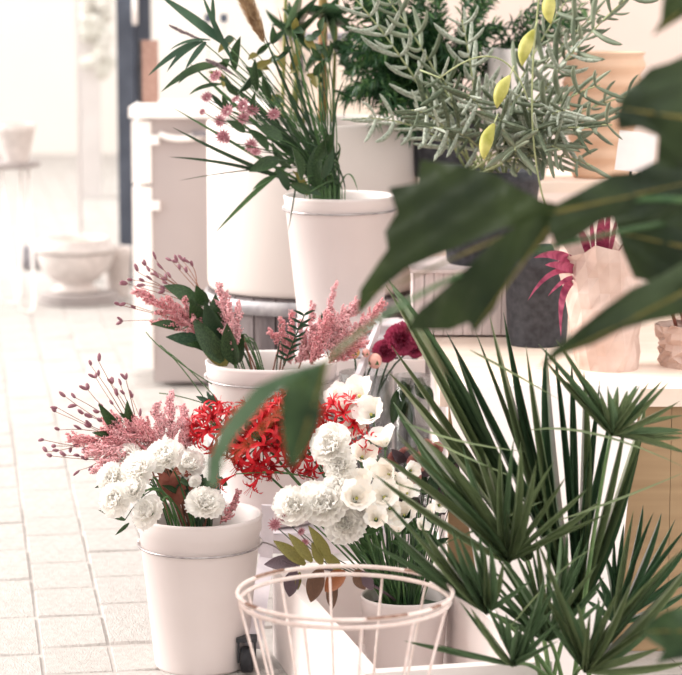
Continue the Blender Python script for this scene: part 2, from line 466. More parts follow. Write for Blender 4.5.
# big planter on dark barrel
PL = V((at(313,286,5.95).x, 5.95, .585)); pr = pxm(106, 5.95)
bl = empty('half_barrel', 'dark grey wooden barrel with pale hoops under the big planter', 'barrel', (PL.x, PL.y, 0))
for i in range(28):
    a = 2*PI*i/28; q = MB(); mm = Matrix.Rotation(a, 4, 'Z'); mm.translation = (PL.x, PL.y, 0)
    q.box((pr*.94, 0, .291), (.03, 2*PI*pr*.945/28*.96, .582)); q.v = [mm @ v for v in q.v]; part(q, 'stave', 'barrel', bl, smooth=False)
q = MB(); q.lathe([(.001,.578),(pr*.93,.578)], (PL.x,PL.y,0), 32, cap0=False); part(q, 'barrel_head', 'barrel', bl)
for z, hh, ex in ((.560,.034,.018),(.44,.012,.012),(.2,.03,.012)):
    q = MB(); q.lathe([(pr*.94+.012,z-hh/2),(pr*.94+.014+ex*.5,z-hh/2),(pr*.94+.014+ex*.5,z+hh/2),(pr*.94+.012,z+hh/2)], (PL.x,PL.y,0), 56, False); part(q, 'hoop', 'hoop', bl)
plr = empty('white_planter', 'broad white cylinder planter with bamboo canes on the dark barrel', 'planter', PL)
q = MB(); H = pxm(167,5.95)
q.lathe([(pr*.97,0),(pr*.985,.006),(pr,.02),(pr,H-.006),(pr*.99,H),(pr*.965,H),(pr*.955,H-.01),(pr*.95,H-.05)], PL, 64); part(q, 'body', 'planter', plr)
q = MB(); q.lathe([(.001,H-.05),(pr*.95,H-.05)], PL, 32, cap0=False); part(q, 'soil', 'soil', plr)

# ================================================================== BACKGROUND, LEFT
cb = at(180, 385, 7.9); cbw = .62
cab = empty('drawer_cabinet', 'pale painted cabinet with white overhanging top beside the door', 'cabinet', (cb.x+.25, 8.0, 0))
xl = at(153, 300, 7.9).x; zt = at(150,112,7.9).z
q = MB(); q.box((xl+cbw/2, 8.1, zt/2), (cbw, .40, zt-.03)); part(q, 'body', 'cabinet', cab, smooth=False)
q = MB(); q.box((xl+cbw/2-.03, 8.09, zt), (cbw+.08, .46, .035)); part(q, 'worktop', 'cabinet_top', cab, smooth=False)
zdr = at(150,185,7.9).z
for z0, z1 in ((.06, zdr-.006), (zdr+.006, zt-.03)):
    q = MB(); q.box((xl-.032, 8.1, (z0+z1)/2), (.064, .42, z1-z0)); dr = part(q, 'drawer_front', 'cabinet_top', cab, smooth=False)  # white here paints in the door light on the cabinet's left side
    q = MB(); q.box((xl+.012, 7.885, z1-.06), (.03, .03, .03)); part(q, 'drawer_catch', 'cabinet_top', dr, smooth=False)
q = MB(); zz = at(170,135,7.85).z
q.tube(bez((xl+.03,7.89,zz), (xl+.10,7.86,zz-.03), (xl+.19,7.88,zz+.005), 10), .011, 8); part(q, 'curved_pull', 'cabinet_top', cab)
q = MB(); q.box((at(201,134,7.87).x,7.875,at(201,134,7.87).z), (.055,.03,.018)); part(q, 'pull_plate', 'greyslate', cab, smooth=False)
# cork board and sticks on cabinet
bx = at(150, 66, 8.15); zb = zt+.0175
cbk = empty('cork_panel', 'narrow brown cork panel propped on the cabinet top', 'panel', (bx.x, 8.15, zb))
q = MB(); q.box((bx.x, 8.15, zb+.105), (.055,.03,.21)); part(q, 'board', 'cork', cbk, smooth=False)
q = MB(); q.box((bx.x-.033, 8.15, zb+.105), (.012,.04,.21)); part(q, 'edge_strip', 'black', cbk, smooth=False)
for x in (208, 224):
    p = at(x, 18, 8.0)
    s_ = empty('plant_marker', 'small dark square marker on thin rod above the cabinet', 'marker', (p.x, 8.0, zb), 'dark plant markers on the cabinet')
    q = MB(); q.box(p, (.022,.012,.026)); part(q, 'plate', 'frame', s_, smooth=False)
    q = MB(); q.tube([V((p.x,8.0,zb)), p], .0018, 5); part(q, 'rod', 'wire', s_)
    q = MB(); q.lathe([(.02,0),(.02,.006),(.004,.008)], (p.x,8.0,zb), 14); part(q, 'foot', 'wire', s_)

# side table with hairpin legs and a pot on it
tt = at(2, 161, 9.9); TX, TY, TZ = tt.x, 9.75, tt.z
tb = empty('side_table', 'round side table with white hairpin legs by the doorway', 'table', (TX, TY, 0))
q = MB(); q.lathe([(.165,-.012),(.178,-.006),(.178,.006),(.17,.010),(.001,.010)], (TX,TY,TZ), 40); part(q, 'table_top', 'table_grey', tb)
for a in (-.65, 1.45, 3.55):
    d = V((math.cos(a), math.sin(a), 0)); s2 = V((-d.y, d.x, 0)); c = V((TX,TY,0))
    pts = [c+d*.10+s2*.075+V((0,0,TZ-.01)), c+d*.15+s2*.05+V((0,0,.06)), c+d*.157+s2*.036+V((0,0,.02)), c+d*.16+V((0,0,.008)), c+d*.157-s2*.036+V((0,0,.02)), c+d*.15-s2*.05+V((0,0,.06)), c+d*.10-s2*.075+V((0,0,TZ-.01))]
    q = MB(); q.tube(pts, .0062, 8); part(q, 'leg', 'cabinet_top', tb)
def simple_pot(name, label, c, r0, r1, h, m, inside='soil', group=None, cat='pot'):
    o = empty(name, label, cat, c, group)
    q = MB(); q.lathe([(r0*.97,0),(r0,.004),(r1*.95,h*.80),(r1,h*.81),(r1,h-.003),(r1*.98,h),(r1*.88,h),(r1*.86,h*.88)], c, 36); part(q, 'body', m, o)
    q = MB(); q.lathe([(.001,h*.88),(r1*.87,h*.88)], c, 24, cap0=False); part(q, 'soil', inside, o)
    return o
simple_pot('clay_pot', 'pale tapered pot standing on the round side table', V((at(18,150,9.75).x, 9.70, TZ+.010)), .048, .078, .155, 'stone')
simple_pot('clay_pot', 'tall pale pot behind the stone bowl', V((at(118,290,10.2).x, 10.2, 0.0)), .050, .062, .215, 'stone')
# stone bowl on stacked discs
UB = on_z(76, 302, 0); ux, uy = UB.x, UB.y
for i, (r_, z, x) in enumerate(((.176, 0.0, .02),(.164,.021,.012))):
    q = MB(); q.lathe([(r_*.9,0),(r_,.004),(r_,.016),(r_*.97,.0205),(.001,.0205)], (ux+x,uy,z), 40)
    solo(q, 'stone_disc', 'table_grey', ('lower' if i == 0 else 'upper')+' round stone disc stacked under the stone bowl', 'disc', (ux+x,uy,z), 'stone discs under the bowl')
ur = empty('stone_bowl', 'wide pale stone bowl urn on a foot by the doorway', 'bowl', (ux, uy, .047))
k = pxm(1, 9.9)
q = MB(); q.lathe([(23*k,0),(23*k,3*k),(18*k,6*k),(17*k,9*k),(24*k,12*k),(35*k,24*k),(39*k,36*k),(40*k,40*k)], (ux,uy,.047), 48); part(q, 'bowl', 'stone', ur)
q = MB(); q.lathe([(40*k,41*k),(42*k,42*k),(42*k,46*k),(35*k,47*k),(35*k,54*k),(33*k,55*k),(28*k,54*k),(26*k,48*k)], (ux,uy,.047), 48, cap0=False); part(q, 'rim', 'stone', ur)
q = MB(); q.lathe([(.001,50*k),(28*k,50*k)], (ux,uy,.047), 32, cap0=False); part(q, 'inside', 'terracotta', ur)
# things outside, glare and overexposure put into their pale colours
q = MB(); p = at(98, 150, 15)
oc = empty('outdoor_pillar', 'grey pillar with foliage outside the doorway, glare painted into its pale colours', 'pillar', (p.x, 15, 0))
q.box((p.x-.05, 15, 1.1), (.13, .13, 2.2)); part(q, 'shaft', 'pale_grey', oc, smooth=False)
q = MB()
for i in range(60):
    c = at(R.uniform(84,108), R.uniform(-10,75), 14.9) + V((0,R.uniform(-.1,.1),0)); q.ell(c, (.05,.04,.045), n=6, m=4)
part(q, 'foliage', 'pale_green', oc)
p = on_z(8, 290, 0)
q = MB(); q.lathe([(.05,0),(.06,.01),(.055,.09),(.04,.1),(.001,.1)], (p.x, 11.2, .01), 20)
solo(q, 'outdoor_pot', 'greyslate', 'small blue-grey pot behind the side table legs', 'pot', (p.x, 11.2, .01))

# ================================================================== BACKGROUND, RIGHT: counter, shelf, pots
CZ = .545
cx0, cx1 = .215, 1.25
ct = empty('wooden_counter', 'low wooden counter with pale top carrying wrapped pots', 'counter', ((cx0+cx1)/2, 5.4, 0))
q = MB(); q.box(((cx0+cx1)/2, 5.42, CZ-.018), (cx1-cx0+.04, 1.52, .036)); part(q, 'counter_top', 'counter_top', ct, smooth=False)
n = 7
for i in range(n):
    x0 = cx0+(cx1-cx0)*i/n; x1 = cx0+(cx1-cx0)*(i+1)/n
    q = MB(); q.box(((x0+x1)/2, 4.72, (CZ-.036)/2), (x1-x0-.001, .03, CZ-.036)); part(q, 'front_panel', 'counter', ct, smooth=False)  # front face in shade, painted as darker tan
for x in (cx0+.015, cx1-.015):
    q = MB(); q.box((x, 5.45, (CZ-.036)/2), (.03, 1.42, CZ-.036)); part(q, 'side_panel', 'crate_white', ct, smooth=False)  # lit side face, its brightness painted as white
# white board leaning on the counter
bd = empty('leaning_board', 'large white board leaning against the wooden counter behind the palm', 'board', (at(535,600,4.5).x, 4.5, 0))
pts = [on_z(490, 668, 0), on_z(596, 668, 0), at(640, 384, 4.63), at(446, 384, 4.63)]
pts[0] = V((pts[0].x, 4.42, 0)); pts[1] = V((pts[1].x, 4.42, 0))
q = MB(); off = V((0,-.018,0)); q.add([p for p in pts]+[p+off for p in pts], [(0,1,2,3),(7,6,5,4),(0,4,5,1),(1,5,6,2),(2,6,7,3),(3,7,4,0)])
part(q, 'panel', 'crate_white', bd, smooth=False)
# shelf riser on counter
SZ = at(560, 178, 5.85).z
sh = empty('shelf_riser', 'pale wooden riser shelf on the counter behind the silver plant', 'shelf', (.55, 5.9, CZ))
q = MB(); q.box((.76, 5.92, SZ-.012), (1.0, .42, .024)); part(q, 'board', 'counter_top', sh, smooth=False)
for x in (.28, 1.22):
    q = MB(); q.box((x, 5.92, (SZ-.024+CZ)/2), (.03,.40,SZ-.024-CZ)); part(q, 'upright', 'counter_top', sh, smooth=False)
# ribbed clay pot
rp = V((at(601,150,5.9).x, 5.88, SZ))
o = empty('ribbed_pot', 'peach clay pot with horizontal ribs on the riser shelf', 'pot', rp)
h = at(600,52,5.88).z-SZ; r1 = pxm(42,5.88); prof = []
for i in range(33):
    t = i/32; prof.append((r1*(.66+.34*t) + .0055*math.sin(t*2*PI*7), h*t))
q = MB(); q.lathe(prof+[(r1*.93,h),(r1*.9,h-.02)], rp, 44); part(q, 'body', 'ribbed', o)
q = MB(); q.lathe([(.001,h-.02),(r1*.92,h-.02)], rp, 24, cap0=False); part(q, 'soil', 'soil', o)
# pale ceramic pot with folds
rp = V((at(520,150,5.85).x, 5.85, SZ)); h = at(520,48,5.85).z-SZ; r1 = pxm(40,5.85)
o = empty('fluted_pot', 'white fluted ceramic pot behind the silver plant', 'pot', rp)
wob = lambda a, t: 1 + .07*math.sin(9*a)*t
q = MB(); q.lathe([(r1*.6,0),(r1*.8,h*.15),(r1*.98,h*.45),(r1,h*.65),(r1*.88,h*.85),(r1*.96,h),(r1*.9,h),(r1*.82,h*.86)], rp, 72, wob=wob); part(q, 'body', 'paper_white', o)
q = MB(); q.lathe([(.001,h*.86),(r1*.83,h*.86)], rp, 24, cap0=False); part(q, 'soil', 'soil', o)
# anthracite pot
simple_pot('anthracite_pot', 'empty looking dark anthracite pot beside the paper-wrapped plant', V((at(537,337,5.25).x, 5.25, CZ)), pxm(30,5.25), pxm(35,5.25), .215, 'dark_pot')
# slatted white box carrying the silver plant's pot
sbx = at(470, 300, 5.45); SBZ = .70
sb = empty('slatted_box', 'greywashed slatted box on the counter under the silver plant', 'box', (sbx.x, 5.47, CZ))
w_ = .26; d_ = .24
for i in range(12):
    x = sbx.x-w_/2+w_*(i+.5)/12
    for y in (5.47-d_/2, 5.47+d_/2):
        q = MB(); q.box((x, y, (CZ+SBZ)/2), (w_/12*.93, .012, SBZ-CZ-.012)); part(q, 'slat', 'slat', sb, smooth=False)
for y in (5.47-d_/2+.014, 5.47+d_/2-.014):
    for z in (CZ+.03, SBZ-.03):
        q = MB(); q.box((sbx.x, y, z), (w_, .012, .025)); part(q, 'rail', 'slat', sb, smooth=False)
for x in (-1, 1):
    q = MB(); q.box((sbx.x+x*(w_/2-.004), 5.47, (CZ+SBZ)/2), (.012, d_, SBZ-CZ-.012)); part(q, 'end_panel', 'slat', sb, smooth=False)
q = MB(); q.box((sbx.x, 5.47, SBZ-.004), (w_+.02, d_+.03, .008)); part(q, 'lid', 'slat', sb, smooth=False)
# cream cabinet far behind the canes
cc = at(310, 100, 7.3); zt2 = at(310,40,7.3).z
o = empty('cream_cupboard', 'tall cream cupboard with dark handle behind the bamboo canes', 'cupboard', (cc.x+.1, 7.5, 0))
q = MB(); q.box((at(318,60,7.3).x+.02, 7.5, zt2/2), (.28, .36, zt2)); part(q, 'body', 'cream_cab', o, smooth=False)
q = MB(); q.box((at(318,60,7.3).x+.02, 7.49, zt2+.008), (.30,.40,.016)); part(q, 'worktop', 'greyslate', o, smooth=False)
q = MB(); q.box((at(302,70,7.3).x, 7.31, at(302,72,7.3).z), (.010,.02,.11)); part(q, 'handle', 'black', o, smooth=False)
# glass vases between the stand and counter
VB = []
for x, d, r_, yt, lab in ((366, 5.10, .058, 372, 'clear glass vase of magenta flowers beside the stand strut'), (412, 5.13, .040, 375, 'narrow clear glass vase of dark stems beside the wooden counter')):
    z1 = at(x, yt, d).z; x0 = at(x, yt, d).x; z0 = .205; h = z1-z0
    o = empty('glass_vase', lab, 'vase', (x0, d, z0), 'clear glass vases')
    q = MB(); q.lathe([(r_*.92,0),(r_*.95,.003),(r_,h),(r_-.003,h),(r_*.93-.003,.012),(.001,.012)], (x0,d,z0), 32); part(q, 'glass_wall', 'glass', o)
    q = MB(); q.lathe([(r_*.90,.014),(r_*.93,h*.6),(.001,h*.6)], (x0,d,z0), 32); part(q, 'water', 'water', o)
    VB.append((V((x0,d,z0)), h))

# paper wrapped pots
def wrapped(px_b, py_b, px_t, py_t, rb_, rt_, d, label, seed):
    c0 = at(px_b, py_b, d); c0.z = CZ; c1 = at(px_t, py_t, d)
    o = empty('wrapped_pot', label, 'plant pot', c0, 'pots wrapped in kraft paper')
    rr = random.Random(seed); n = 22; m = 9; vs = []; fs = []
    jit = [[rr.uniform(-.10,.10) for _ in range(n)] for _ in range(m)]
    for i in range(m):
        t = i/(m-1); c = c0.lerp(c1, t); r_ = pxm(rb_+(rt_-rb_)*t, d)
        for k in range(n):
            a = 2*PI*k/n; q = r_*(1+jit[i][k]*(.2 if i == 0 else 1.1))
            z = (rr.uniform(-.03,.02) if i == m-1 else 0)
            vs.append(c+V((q*math.cos(a), q*math.sin(a), z)))
    for i in range(m-1):
        for k in range(n): fs.append((i*n+k, i*n+(k+1) % n, (i+1)*n+(k+1) % n, (i+1)*n+k))
    fs.append(tuple(range(n-1,-1,-1)))
    q = MB(); q.add(vs, fs); part(q, 'paper_wrap', 'kraft', o, smooth=False)
    q = MB(); cs = c0.lerp(c1,.7); q.lathe([(.001,0),(pxm(rb_+(rt_-rb_)*.7,d)*.86,0)], cs, 20, cap0=False); part(q, 'soil', 'soil', o)
    return o, c0, c1
wp, w0, w1 = wrapped(608, 372, 597, 242, 31, 42, 4.92, 'burgundy-leaved plant wrapped in crumpled kraft paper on the counter', 3)
wp2, w20, w21 = wrapped(690, 370, 692, 318, 30, 36, 4.95, 'russet-stemmed plant wrapped in kraft paper at the counter end', 5)
for (a, m_, e, wd) in (((585,262),(560,246),(534,258),.022),((582,266),(552,258),(528,300),.012),((580,270),(556,280),(561,336),.016),((590,250),(585,236),(575,222),.016),((600,250),(601,230),(602,205),.018),((608,250),(612,230),(618,215),.016),((615,252),(628,238),(640,230),.015),((594,250),(590,220),(588,208),.014),((584,264),(560,262),(545,265),.02),((580,268),(565,275),(548,296),.010),((605,255),(606,225),(610,196),.014)):
    q = MB(); ps = bez(at(*a,4.9)-V((0,0,.02)), at(*m_,4.84), at(*e,4.80), 8); q.blade(ps, [wd*k_ for k_ in LANCE], rdir(CAMDIR,.4), fold=.35); part(q, 'leaf', 'burgundy', wp)
for i in range(9):
    p = w20.lerp(w21,.7)+V((R.uniform(-.03,.03),R.uniform(-.03,.03),0)); q = MB()
    e = p+V((R.uniform(-.08,.04),R.uniform(-.05,.05),R.uniform(.2,.32))); q.tube(curve(p,e,0,5,rv(.02)), [.004,.004,.0035,.003,.002,.001], 5); part(q, 'stem', 'dried', wp2)

# blank label card
p = at(636, 152, 5.0)
o = empty('label_card', 'blank white card on a dark stake beside the silver plant', 'card', (p.x-.01, 5.0, CZ))
q = MB(); q.box(p, (pxm(38,5), .003, pxm(40,5)), Matrix.Rotation(.12,3,'Y')); part(q, 'card', 'paper_white', o, smooth=False)
q = MB(); q.tube([V((p.x-.01,5.003,CZ)), p+V((-.01,.003,.02))], .003, 6); part(q, 'stake', 'black', o)
#PLANTS
# ================================================================== FLOWER BUILDERS
def flower(name, label, cat, group, path, r=.0022, m='stem', n=5):
    o = empty(name, label, cat, path[0], group)
    q = MB(); q.tube(path, [r*(1-.35*i/(len(path)-1)) for i in range(len(path))], n); part(q, 'stem', m, o)
    return o
def from_pot(c, h, rad, end, n=10, lean=.55):
    c = V(c); e = V(end); d = V((e.x-c.x, e.y-c.y, 0)); L = d.length
    u = d.normalized() if L > 1e-4 else V((1,0,0)); j = V((R.uniform(-.25,.25), R.uniform(-.25,.25), 0))*rad
    a = c - u*rad*.3 + j + V((0,0,.03)); k = min(L*lean, rad*.62)
    mid = c + u*k*.7 + j*.6 + V((0,0,h*.95))
    lo = bez(a, (a+mid)/2, mid, 3)
    up = bez(mid, mid + (mid-a)*.45, e, n)
    return lo[:-1] + up
def leaf_mesh(nm, m, fold=.3, bend=-.12, prof=LEAFW, wave=0.):
    q = MB(); N = len(prof)-1
    q.blade([V((i/N, 0, bend*(i/N)**2 + wave*math.sin(i*1.9))) for i in range(N+1)], prof, (0,0,1), fold=fold)
    return q.mesh(nm, m)
def shadow_copy(me, m):
    c = me.copy(); c.materials.clear(); c.materials.append(M[m]); return c
LF = {k: [leaf_mesh('leaf', k, f, bnd) for f, bnd in ((.25,-.15),(.35,.05),(.2,-.3))] for k in ('stem','leaf_mid','leaf_bluish','olive_leaf','purple_leaf','brown_leaf','rust_leaf','stem_dark','leaf_fg')}
LFN = {k: [leaf_mesh('leaf', k, .75, bnd, LANCE) for bnd in (-.12,.06,-.22)] for k in ('palm','palm_olive','palm_dark','stem','stem_dark','leaf_mid','leaf_bluish')}
def leaf(parent, kind, a, b_, wid, nrm=None, name='leaf', tbl=None):
    a = V(a); b_ = V(b_); d = b_-a
    me = R.choice((tbl or LF)[kind])
    return inst(me, name, parent, frame_m(a, d, nrm or rdir(CAMDIR,.45), d.length, wid, d.length))

def bloom_carnation(nm, m, seed, loose=1.0):
    rr = random.Random(seed); q = MB()
    for count, el, ln, wd in ((9,.10,1.0,.74),(9,.42,.97,.70),(8,.75,.90,.66),(6,1.05,.82,.6),(4,1.35,.74,.5)):
        for i in range(count):
            a = 2*PI*(i+rr.uniform(-.3,.3))/count; e = el+rr.uniform(-.13,.13); L = ln*rr.uniform(.9,1.08)
            d = V((math.cos(a)*math.cos(e), math.sin(a)*math.cos(e), math.sin(e)))
            sd = V((-math.sin(a), math.cos(a), 0)); up = d.cross(sd)*-1
            vs = []; nu, nv = 3, 8
            ph = rr.uniform(0,6)
            for iu in range(nu+1):
                t = .15+.85*iu/nu
                for iv in range(nv+1):
                    u = iv/nv*2-1; w_ = wd*(t**.8)*.62
                    ruf = .085*t*t*math.sin(iv*2.35+ph)*loose
                    edge = 1 - .12*u*u*t + (.05*math.sin(iv*3.1+ph*2) if iu == nu else 0)
                    vs.append(d*L*t*edge + sd*u*w_ + up*(-.10*u*u*t + ruf - .18*(t**3)))
            fs = [(x*(nv+1)+y, x*(nv+1)+y+1, (x+1)*(nv+1)+y+1, (x+1)*(nv+1)+y) for x in range(nu) for y in range(nv)]
            q.add(vs, fs)
    return q.mesh(nm, m)
CARN = [bloom_carnation('bloom', 'white_petal', i) for i in range(4)]
def carnation(c, h, rad, px, py, rpx, d, label, group, face=None, m='stem'):
    e = at(px, py, d); Rr = pxm(rpx, d)
    f = face or rdir((e.x-c.x)*V((1,0,0))*3+V((0,-.7,.55)), .25)
    base = e - f.normalized()*Rr*.45
    o = flower('carnation', label, 'flower', group, from_pot(c, h, rad, base - f.normalized()*.02)+[base], .0024, m)
    q = MB(); tl = base - f.normalized()*.022
    q.tube([tl, tl.lerp(base,.4), base], [.004,.0075,.009], 8); part(q, 'calyx', 'stem', o)
    inst(R.choice(CARN), 'bloom', o, frame_m(base, f.orthogonal(), f, Rr*1.05, Rr*1.05, Rr*1.05) if False else Matrix.Translation(base) @ f.to_track_quat('Z','Y').to_matrix().to_4x4() @ Matrix.Rotation(R.uniform(0,6),4,'Z') @ Matrix.Diagonal((Rr*1.02,Rr*1.02,Rr*1.0,1)))
    return o

def plume(o, pts, wid, m, dens=1.0, name='plume', fr=.0027):
    """feathery spray: side branches set with tiny florets"""
    q = MB(); ax = MB(); n = len(pts)-1
    ax.tube(pts, [.0016*(1-.6*i/n) for i in range(n+1)], 5)
    tot = sum((pts[i+1]-pts[i]).length for i in range(n))
    def pos(t):
        x = min(max(t,0),.9999)*n; i = int(x); return pts[i].lerp(pts[i+1], x-i), (pts[i+1]-pts[i]).normalized()
    nb = int(24*dens*max(.6, tot/.12))
    for k in range(nb):
        t = .02+.93*(k/nb); p, tg = pos(t)
        sd = tg.cross(rv(1)).normalized()
        L = wid*(1-t)**.75*R.uniform(.65,1.15)+.006
        dr = (tg*R.uniform(.75,1.1)+sd).normalized()
        bp = [p, p+dr*L*.5+tg*L*.05, p+dr*L+tg*L*.25]
        ax.tube(bp, [.0008,.0007,.0004], 4, cap=False)
        cnt = int(L/.0022)+3
        for c in range(cnt):
            u = (c+.5)/cnt; pp = bp[0].lerp(bp[1], u*2) if u < .5 else bp[1].lerp(bp[2], u*2-1)
            for _ in range(3): q.octa(pp+rv(.0052*(1-.55*u)), fr*R.uniform(.6,1.2)*(1-.35*u))
    for c in range(int(tot/.0022)):
        p, _ = pos(c*.0022/tot); 
        q.octa(p+rv(.003*(1-.6*c*.0022/tot)), fr*R.uniform(.6,1.1))
    a = part(ax, 'plume_axis', 'stem_brown', o)
    part(q, name, m, o, kind='stuff')
def astilbe(c, h, rad, base, tip, d, wid, label, group, m='pink', dd=0., dens=1.0, spikes=()):
    b0 = at(*base, d); t0 = at(*tip, d+dd)
    o = flower('astilbe', label, 'flower', group, from_pot(c, h, rad, b0), .002, 'stem_brown')
    plume(o, curve(b0, t0, R.uniform(-.004,.008), 6), wid, m, dens)
    for sx, sy, ex, ey in spikes:
        plume(o, curve(at(sx,sy,d), at(ex,ey,d+R.uniform(-.03,.03)), 0, 4), .011, m, .9)
    return o
BUD = []
for i in range(3):
    q = MB(); q.ell((.5,0,0), (.5,.2,.2), n=7, m=6)
    if i: q.v = [V((v.x, v.y*(1+.5*v.x*(i-1)), v.z+.12*v.x*v.x*i)) for v in q.v]
    BUD.append(q.mesh('bud', 'mauve'))
def sprig(path, tips, label, group, d, m='stem_dark', bud='mauve', name='purple_sprig'):
    """wiry branching sprig with slim dusky buds"""
    o = flower(name, label, 'flower', group, path, .0014, m)
    q = MB()
    root = path[-1]
    for (x, y) in tips:
        e = at(x, y, d+R.uniform(-.04,.04)); s0 = path[R.randint(max(len(path)-5,1), len(path)-1)]
        bp = bez(s0, (s0+e)/2+rv(.015), e, 5); q.tube(bp, [.0011,.001,.0009,.0008,.0007,.0006], 4, cap=False)
        tg = (bp[-1]-bp[-3]).normalized()
        for k in range(R.randint(2,3)):
            p = e if k == 0 else bp[R.randint(3,5)]
            inst(R.choice(BUD), 'bud', o, frame_m(p, rdir(tg,.6), rv(1), R.uniform(.013,.021), R.uniform(.014,.021), R.uniform(.014,.021)))
    for k in range(3):
        p = path[-1-k*2]; leaf(o, 'leaf_mid', p, p+V((R.uniform(-.03,.02),-.01,R.uniform(.005,.03))), R.uniform(.008,.014))
    part(q, 'branchlet', 'stem_brown', o, kind='stuff')
    return o
# nerine
def nerine_floret(seed):
    rr = random.Random(seed); q = MB()
    for i in range(6):
        a = 2*PI*i/6+rr.uniform(-.2,.2); d = V((math.cos(a), math.sin(a), 0)); pts = []
        for k in range(9):
            t = k/8; th = t*2.5
            pts.append(V((0,0,.35+.55*math.sin(th*.8)*.8)) + d*(.08+.75*(1-math.cos(th))*.55) + V((0,0,-.15*t*t)) + d.cross(V((0,0,1)))*.05*math.sin(t*9+i))
        nr = d*-.4+V((0,0,1))
        q.blade(pts, [w_*.17 for w_ in (.5,.75,.95,1,1,.95,.85,.6,.1)], nr, fold=.35, ruffle=.10)
    q.tube([(0,0,0),(0,0,.2),(0,0,.4)], [.03,.06,.09], 6)
    for i in range(5):
        a = rr.uniform(0,6); d = V((math.cos(a), math.sin(a), 0))
        q.tube([V((0,0,.35)), V((0,0,.75))+d*.12, V((0,0,1.05))+d*.28], [.016,.014,.012], 4)
    return q
NER = [nerine_floret(i).mesh('floret', 'red' if i != 1 else 'red_deep') for i in range(4)]
def nerine(c, h, rad, px, py, rpx, d, n, label, group, f=None, path=None):
    e = at(px, py, d); Rr = pxm(rpx, d); f = (f or V((-.3,-.6,.75))).normalized()
    o = flower('nerine', label, 'flower', group, path or from_pot(c, h, rad, e), .0034, 'stem')
    q = MB()
    for i in range(n):
        z = 1-1.45*(i+.5)/n; a = i*2.39996; s_ = math.sqrt(max(0,1-z*z)); l = V((s_*math.cos(a), s_*math.sin(a), z))
        w_ = (f.to_track_quat('Z','Y') @ l); w_ = (w_+rv(.15)).normalized()
        p = e + w_*Rr*.42; q.tube([e, e+w_*Rr*.2, p], [.0014,.0012,.0012], 4)
        sc = Rr*R.uniform(.62,.78)
        inst(R.choice(NER), 'floret', o, Matrix.Translation(p) @ w_.to_track_quat('Z','Y').to_matrix().to_4x4() @ Matrix.Rotation(R.uniform(0,6),4,'Z') @ Matrix.Diagonal((sc,sc,sc,1)))
    part(q, 'pedicel', 'stem', o, kind='stuff')
    return o
# lisianthus petal
def petal_mesh(nm, m, seed):
    rr = random.Random(seed); q = MB(); nu, nv = 6, 6; vs = []
    for i in range(nu+1):
        t = i/nu
        for j in range(nv+1):
            u = j/nv*2-1; w_ = (.18+.62*math.sin(min(t*1.15,1)*PI/2)*(1-.35*max(0,t-.7)/.3))
            out = .12+.50*math.sin(t*1.6); z = 1.0*t-.10*t*t*t
            if t > .75: out += .9*(t-.75)
            wav = .05*math.sin(j*2.1+seed)*t*t
            vs.append(V((out-.32*u*u*w_+wav, u*w_*.62, z - .10*u*u*t)))
    q.add(vs, [(x*(nv+1)+y, x*(nv+1)+y+1, (x+1)*(nv+1)+y+1, (x+1)*(nv+1)+y) for x in range(nu) for y in range(nv)])
    return q.mesh(nm, m)
PET = [petal_mesh('petal', 'white_petal' if i % 2 else 'cream_petal', i) for i in range(4)]
def lisianthus(c, h, rad, px, py, rpx, d, label, group, f=None):
    e = at(px, py, d); Rr = pxm(rpx*R.uniform(1.08,1.3), d); f = (f or rdir((-.1,-.6,.6), .6)).normalized()
    base = e - f*Rr*.5
    o = flower('lisianthus', label, 'flower', group, from_pot(c, h, rad, base), .0022, 'stem')
    q = MB(); q.ell(base+f*Rr*.35, (Rr*.09,)*3, n=8, m=5); bl_ = part(q, 'flower_heart', 'pod', o)
    rot = f.to_track_quat('Z','Y').to_matrix().to_4x4(); a0 = R.uniform(0,6)
    for i in range(9):
        inner = i >= 5; k = .78 if inner else 1.0
        a = a0 + 2*PI*(i/5 if not inner else (i-5)/4+.12)
        inst(R.choice(PET), 'petal', bl_, Matrix.Translation(base) @ rot @ Matrix.Rotation(a,4,'Z') @ Matrix.Diagonal((Rr*1.05*k*(.8 if inner else 1),Rr*1.15*k,Rr*.95*k*1.08,1)))
    q = MB(); q.tube([base-f*.006, base+f*Rr*.1], [.003,.007], 6)
    for i in range(5):
        a = i*2*PI/5; dd = rot.to_3x3() @ V((math.cos(a), math.sin(a), .7)); q.blade([base, base+dd*Rr*.28, base+dd*Rr*.55], [.003,.004,.0006], f)
    part(q, 'calyx', 'stem', o)
    return o
def astrantia_mesh(seed):
    q = MB(); rr = random.Random(seed)
    for i in range(13):
        a = 2*PI*i/13; d = V((math.cos(a), math.sin(a), .28)); q.blade([d*.1, d*.55, d*1.0], [.16,.30,.03], (0,0,1), fold=.3)
    return q
def astrantia_eye():
    q = MB()
    for i in range(40):
        z = .3+.35*R.random(); a = R.uniform(0,6.28); r_ = .5*R.random()**.5
        q.octa(V((r_*math.cos(a), r_*math.sin(a), z)), .09)
    return q
ASTR = astrantia_mesh(1).mesh('bract_ring', 'astr'); ASTE = astrantia_eye().mesh('flower_heart', 'astr_dark')
def astrantia(path, px, py, rpx, d, label, group):
    e = at(px, py, d); Rr = pxm(rpx*.88, d); f = rdir((-.4,-.8,.5),.4)
    o = flower('astrantia', label, 'flower', group, list(path)+[e], .0014, 'stem_dark')
    mm = Matrix.Translation(e) @ f.to_track_quat('Z','Y').to_matrix().to_4x4() @ Matrix.Diagonal((Rr,Rr,Rr,1))
    inst(ASTR, 'bract_ring', o, mm); inst(ASTE, 'flower_heart', o, mm)
    return o

